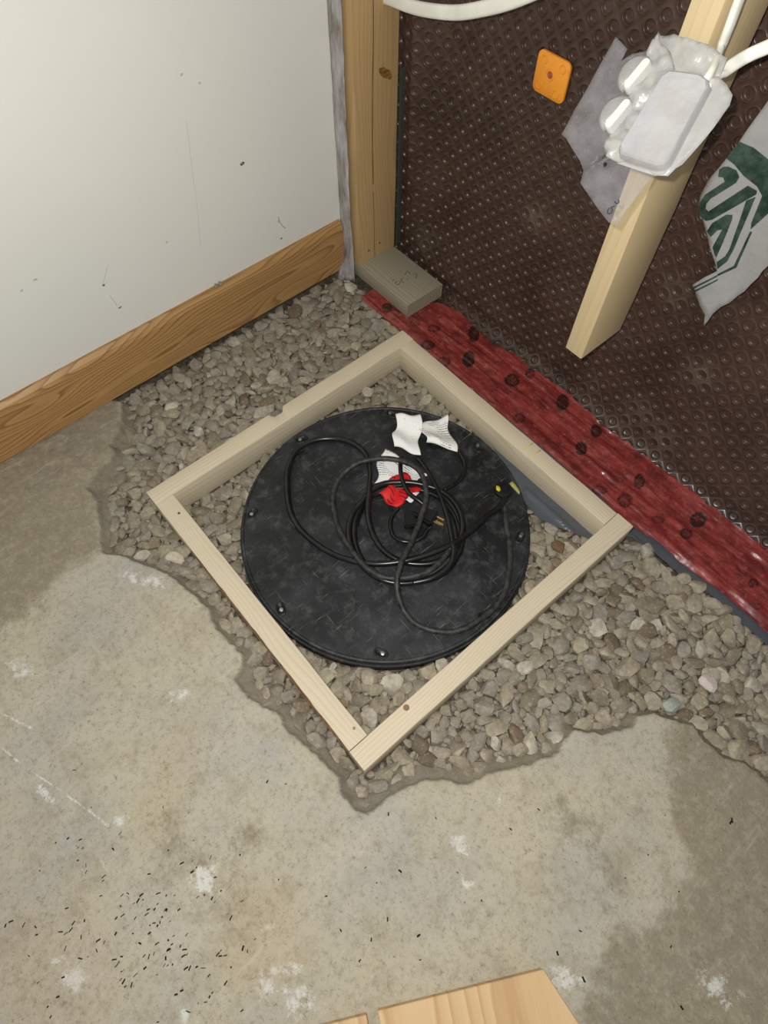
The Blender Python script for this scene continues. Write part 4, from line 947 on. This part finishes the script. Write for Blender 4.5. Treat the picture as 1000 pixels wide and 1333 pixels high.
# ------------------------------------------------------------------ plywood offcuts at the near edge of the floor
def ply(poly, label, seed):
    z1 = ZS + 0.020; P_ = [at_z(p, z1) for p in poly]; c0 = np.mean(P_, 0); d0 = P_[1] - P_[0]; a = math.atan2(d0[1], d0[0]) + math.pi / 2
    ca, sa = math.cos(-a), math.sin(-a); bm = bmesh.new()
    pts = [((p[0] - c0[0]) * ca - (p[1] - c0[1]) * sa, (p[0] - c0[0]) * sa + (p[1] - c0[1]) * ca) for p in P_]
    lo2 = [bm.verts.new((x, y, 0)) for x, y in pts]; hi2 = [bm.verts.new((x, y, 0.0185)) for x, y in pts]; n = len(pts)
    for i in range(n): bm.faces.new([lo2[i], lo2[(i + 1) % n], hi2[(i + 1) % n], hi2[i]])
    bm.faces.new(hi2); bm.faces.new(lo2[::-1])
    o = obj('plywood_panel', bm_mesh('plywood', bm), MAT['ply'], loc=(c0[0], c0[1], ZS + 0.0012), rot=(0, 0, a)); tag(o, label, 'plywood'); md = o.modifiers.new('b', 'BEVEL'); md.width = 0.001; return o
ply([(492, 1316), (708, 1262), (760, 1342), (860, 1490), (560, 1560), (497, 1345)], 'pale plywood panel with brown grain streaks on the concrete', 1)
ply([(200, 1392), (477, 1321), (481, 1345), (540, 1560), (260, 1630)], 'plywood panel edge separated from the larger panel by a narrow gap', 2)

# ------------------------------------------------------------------ black crumbs on the concrete
rk = random.Random(12); V = []; F = []
_d = at_z((220, 1180), ZS) - at_z((200, 1200), ZS); DIAG = math.atan2(_d[1], _d[0])
def crumb(px, L2, W2, a):
    p = at_z(px, ZS); z = float(hit_slab(np.array(p[0]), np.array(p[1]))) + 0.0002; b = len(V)
    ca, sa = math.cos(a), math.sin(a)
    for (u, v, zz_) in ((-L2, -W2, 0), (L2, -W2 * .6, 0), (L2 * .9, W2, 0), (-L2 * .8, W2 * .8, 0), (-L2 * .6, 0, W2 * 1.2), (L2 * .6, 0.2 * W2, W2 * 1.2)):
        V.append((p[0] + u * ca - v * sa, p[1] + u * sa + v * ca, z + zz_))
    F.extend([(b, b + 1, b + 5, b + 4), (b + 1, b + 2, b + 5), (b + 2, b + 3, b + 4, b + 5), (b + 3, b, b + 4)])
for i in range(165):
    if i < 80: px = (rk.gauss(205, 48), rk.gauss(1215, 52))
    elif i < 120: px = (rk.uniform(0, 330), rk.uniform(1080, 1333))
    else: px = (rk.uniform(0, 900), rk.uniform(1000, 1260))
    if i < 120: crumb(px, rk.choice((0.0014, 0.002, 0.0026, 0.0036)), rk.uniform(0.0005, 0.0014), DIAG + rk.gauss(0, 0.5))
    else:
        q_ = at_z(px, ZS)
        if hit_slab(np.array(q_[0]), np.array(q_[1])) > ZS - 0.004: crumb(px, rk.uniform(0.0012, 0.003), rk.uniform(0.0005, 0.0012), rk.uniform(0, 3))
for px, L2 in (((953, 1068), 0.004), ((951, 1071), 0.003), ((760, 1275), 0.004), ((521, 1134), 0.003), ((726, 1241), 0.003), ((545, 1218), 0.003), ((250, 1135), .003), ((888, 1312), .003)): crumb(px, L2, 0.0016, rk.uniform(0, 3))
o = obj('debris_crumbs', mesh_from('debris_crumbs', V, np.array(F, dtype=object)), MAT['slot']); tag(o, 'tiny black crumbs and shavings scattered on the concrete floor', 'debris', kind='stuff')

# ------------------------------------------------------------------ gravel
rg = np.random.RandomState(7)
def stone_proto(seed):
    r_ = np.random.RandomState(seed); bm = bmesh.new(); bmesh.ops.create_icosphere(bm, subdivisions=2, radius=1.0)
    V_ = np.array([v.co[:] for v in bm.verts]); F_ = np.array([[v.index for v in f.verts] for f in bm.faces]); bm.free()
    for k_ in range(r_.randint(7, 13)):
        n_ = r_.randn(3); n_ /= np.linalg.norm(n_); d_ = r_.uniform(0.50, 0.80); pr = V_ @ n_; ex_ = np.maximum(pr - d_, 0); V_ = V_ - 0.92 * ex_[:, None] * n_
    V_ = V_ * np.array([1.0, r_.uniform(0.6, 0.95), r_.uniform(0.38, 0.6)]); V_ = V_ / np.abs(V_[:, 0]).max()
    return V_, F_
PROT = [stone_proto(s_) for s_ in range(28)]
def rotm(rx, ry, rz):
    cx_, sx_, cy_, sy_, cz_, sz_ = math.cos(rx), math.sin(rx), math.cos(ry), math.sin(ry), math.cos(rz), math.sin(rz)
    return np.array([[cz_, -sz_, 0], [sz_, cz_, 0], [0, 0, 1]]) @ np.array([[cy_, 0, sy_], [0, 1, 0], [-sy_, 0, cy_]]) @ np.array([[1, 0, 0], [0, cx_, -sx_], [0, sx_, cx_]])
gx0, gx1, gy0, gy1 = -0.285, 1.40, -0.80, 0.05
def allowed(x, y, r):
    if np.hypot(x - LC[0], y - LC[1]) < 0.286 + r * 0.55: return False
    if y > 0.034 and x > -0.19: return False
    if y > 0.06 or x < XW + 0.006: return False
    m_ = 0.6 * r
    inx = -m_ < x < A_ + m_; iny = -B_ - m_ < y < m_
    if inx and iny and not (T_ + m_ < x < A_ - T_ - m_ and -B_ + T_ + m_ < y < -T_ - m_): return False
    yl_ = np.interp(x, la[o_, 0], la[o_, 1])
    if x > lp[0][0] and y > yl_ - 0.1 * r: return False
    return True
cellsz = 0.02; buckets = {}; stones = []
def try_place(x, y, r, ov):
    ci, cj = int(x / cellsz + 500), int(y / cellsz + 500)
    for i in range(ci - 2, ci + 3):
        for j in range(cj - 2, cj + 3):
            for (a, b, rr_) in buckets.get((i, j), ()):
                if (a - x) ** 2 + (b - y) ** 2 < ((rr_ + r) * ov) ** 2: return False
    buckets.setdefault((ci, cj), []).append((x, y, r)); return True
for r_lo, r_hi, tries, ov in ((0.0130, 0.0170, 2600, 0.88), (0.0100, 0.0130, 12000, 0.76), (0.0075, 0.0100, 16000, 0.74), (0.0045, 0.0068, 18000, 0.80)):
    X_ = rg.uniform(gx0, gx1, tries); Y_ = rg.uniform(gy0, gy1, tries); R_ = rg.uniform(r_lo, r_hi, tries); H_ = hit_slab(X_, Y_)
    for x, y, r, hh in zip(X_, Y_, R_, H_):
        if hh > -0.001: continue
        if r_lo > 0.013 and rg.rand() > 0.5: continue
        if not allowed(x, y, r): continue
        if try_place(x, y, r, ov): stones.append((x, y, r, rg.uniform(-0.5, 0.5) * r * 0.55 + (0.002 if hh > -0.02 else 0)))
recs = []
for (x, y, r, dz) in stones:
    pi = rg.randint(len(PROT)); eu = (rg.uniform(-0.45, 0.45), rg.uniform(-0.45, 0.45), rg.uniform(0, TAU)); sc_ = r * 1.36
    Vp = PROT[pi][0] @ rotm(*eu).T * sc_; z = -0.004 + dz
    v_ = CR @ (np.array((x, y, z)) - CP); u_ = 500 + FPX * v_[0] / v_[2]; w_ = 666.5 + FPX * v_[1] / v_[2]
    vis = 4 < u_ < 996 and 4 < w_ < 1329
    # stones hidden behind the frame boards or the block do not count as seen
    if vis:
        for zt in (0.03, 0.055):
            tq = (zt - z) / (CP[2] - z); hx, hy = x + (CP[0] - x) * tq, y + (CP[1] - y) * tq
            if 0 < hx < A_ and -B_ < hy < 0 and not (T_ < hx < A_ - T_ and -B_ + T_ < hy < -T_): vis = False
    recs.append((x, y, z, eu, sc_, pi, (FPX * r / v_[2]) ** 2 * (0.75 + 0.5 * (dz > 0)) if vis else -1))
recs.sort(key=lambda q_: -q_[6])
pmesh = [mesh_from('pebble', v_, f_, True) for v_, f_ in PROT]
for pm in pmesh:
    pm.materials.append(MAT['pebble'])
    try: pm.set_sharp_from_angle(angle=math.radians(27))
    except Exception: pass
def where(x, y):
    if 0 < x < A_ and -B_ < y < 0: return 'inside the wooden frame beside the black lid'
    if x <= 0.0: return 'between the wooden frame and the oak baseboard' if y > -0.55 else 'beside the broken slab below the baseboard'
    if y <= -B_: return 'between the wooden frame and the broken slab edge'
    if y > -0.12: return 'next to the red tape and grey film'
    return 'in the wide gravel between frame, slab edge and tape'
tone_mesh = {}
for (x, y, z, eu, sc_, pi, a) in recs[:296]:
    ti = int(rg.choice(5, p=(0.34, 0.26, 0.24, 0.07, 0.09))); nm, mt = TONES[ti]
    if (pi, ti) not in tone_mesh:
        pm = pmesh[pi].copy(); pm.materials.clear(); pm.materials.append(mt); tone_mesh[(pi, ti)] = pm
    o = bpy.data.objects.new('pebble', tone_mesh[(pi, ti)]); COL.objects.link(o); o.location = (x, y, z); o.rotation_euler = eu; o.scale = (sc_, sc_, sc_)
    wh = where(x, y); tag(o, 'larger ' + nm + ' pebble ' + wh, 'pebble', nm + ' pebbles ' + wh)
Vs, Fs, nb_ = [], [], 0
for (x, y, z, eu, sc_, pi, a) in recs[296:]:
    v_, f_ = PROT[pi]; Vs.append(v_ @ rotm(*eu).T * sc_ + np.array((x, y, z))); Fs.append(f_ + nb_); nb_ += len(v_)
# a lower filling layer, one stone per small cell
for x in np.arange(gx0, gx1, 0.0105):
    for y in np.arange(gy0, gy1, 0.0105):
        a, b = x + rg.uniform(-.004, .004), y + rg.uniform(-.004, .004)
        if hit_slab(np.array(a), np.array(b)) > -0.008 or not allowed(a, b, 0.004): continue
        pi = rg.randint(len(PROT)); v_, f_ = PROT[pi]; sc_ = rg.uniform(0.006, 0.0095)
        Vs.append(v_ @ rotm(rg.uniform(-.6, .6), rg.uniform(-.6, .6), rg.uniform(0, TAU)).T * sc_ + np.array((a, b, -0.0115 + rg.uniform(-.002, .002)))); Fs.append(f_ + nb_); nb_ += len(v_)
me = mesh_from('gravel', np.vstack(Vs), np.vstack(Fs), True)
try: me.set_sharp_from_angle(angle=math.radians(27))
except Exception: pass
o = obj('gravel', me, MAT['pebble']); tag(o, 'grey-brown drainage gravel filling the trench around the wooden frame', 'gravel', kind='stuff')
print('stones', len(stones), 'fill verts', nb_)

# a few stones that stand out
def odd_stone(px, z, sx, sy, sz, rz, pi, mat, label):
    p = at_z(px, z); o = bpy.data.objects.new('pebble', mesh_from('pebble', *PROT[pi], True)); COL.objects.link(o); o.data.materials.append(mat); o.location = tuple(p); o.scale = (sx, sy, sz); o.rotation_euler = (0.1, 0.05, rz)
    try: o.data.set_sharp_from_angle(angle=math.radians(27))
    except Exception: pass
    tag(o, label, 'pebble'); return o
def stone_mat(name, c0, c1):
    t = NT(name); v = t.coord('Object'); return t.set(color=t.ramp(t.noise(v, 3, 4, 0.65), [(0.35, c0), (0.65, c1)]), rough=0.8, spec=0.2)
odd_stone((227, 727), 0.010, 0.020, 0.020, 0.016, 0.4, 3, stone_mat('pale_chip', srgb(176, 166, 146), srgb(196, 188, 170)), 'large pale concrete chip on the gravel beside the frame board')
odd_stone((874, 916), 0.006, 0.018, 0.018, 0.014, 1.1, 5, stone_mat('blue_grey_stone', srgb(146, 150, 142), srgb(168, 170, 160)), 'squarish blue-grey pebble in gravel near the slab edge')
odd_stone((922, 889), 0.006, 0.018, 0.018, 0.014, 2.1, 9, stone_mat('pink_pale_stone', srgb(184, 172, 166), srgb(198, 188, 182)), 'pale pinkish rounded pebble lying in the gravel')
odd_stone((728, 711), 0.006, 0.017, 0.018, 0.014, 2.6, 12, stone_mat('brown_stone', srgb(98, 78, 56), srgb(120, 98, 74)), 'dark brown pebble inside the frame corner beside the grey film')
for px in ((281, 371), (287, 369)):
    p = at_z(px, 0.1525); o = bpy.data.objects.new('pebble', pmesh[2]); COL.objects.link(o); o.location = (XW + 0.006, p[1], 0.1515); o.scale = (0.0055, 0.0055, 0.0055); tag(o, 'small grey pebble sitting on top of the oak baseboard', 'pebble', 'pebbles on the baseboard')
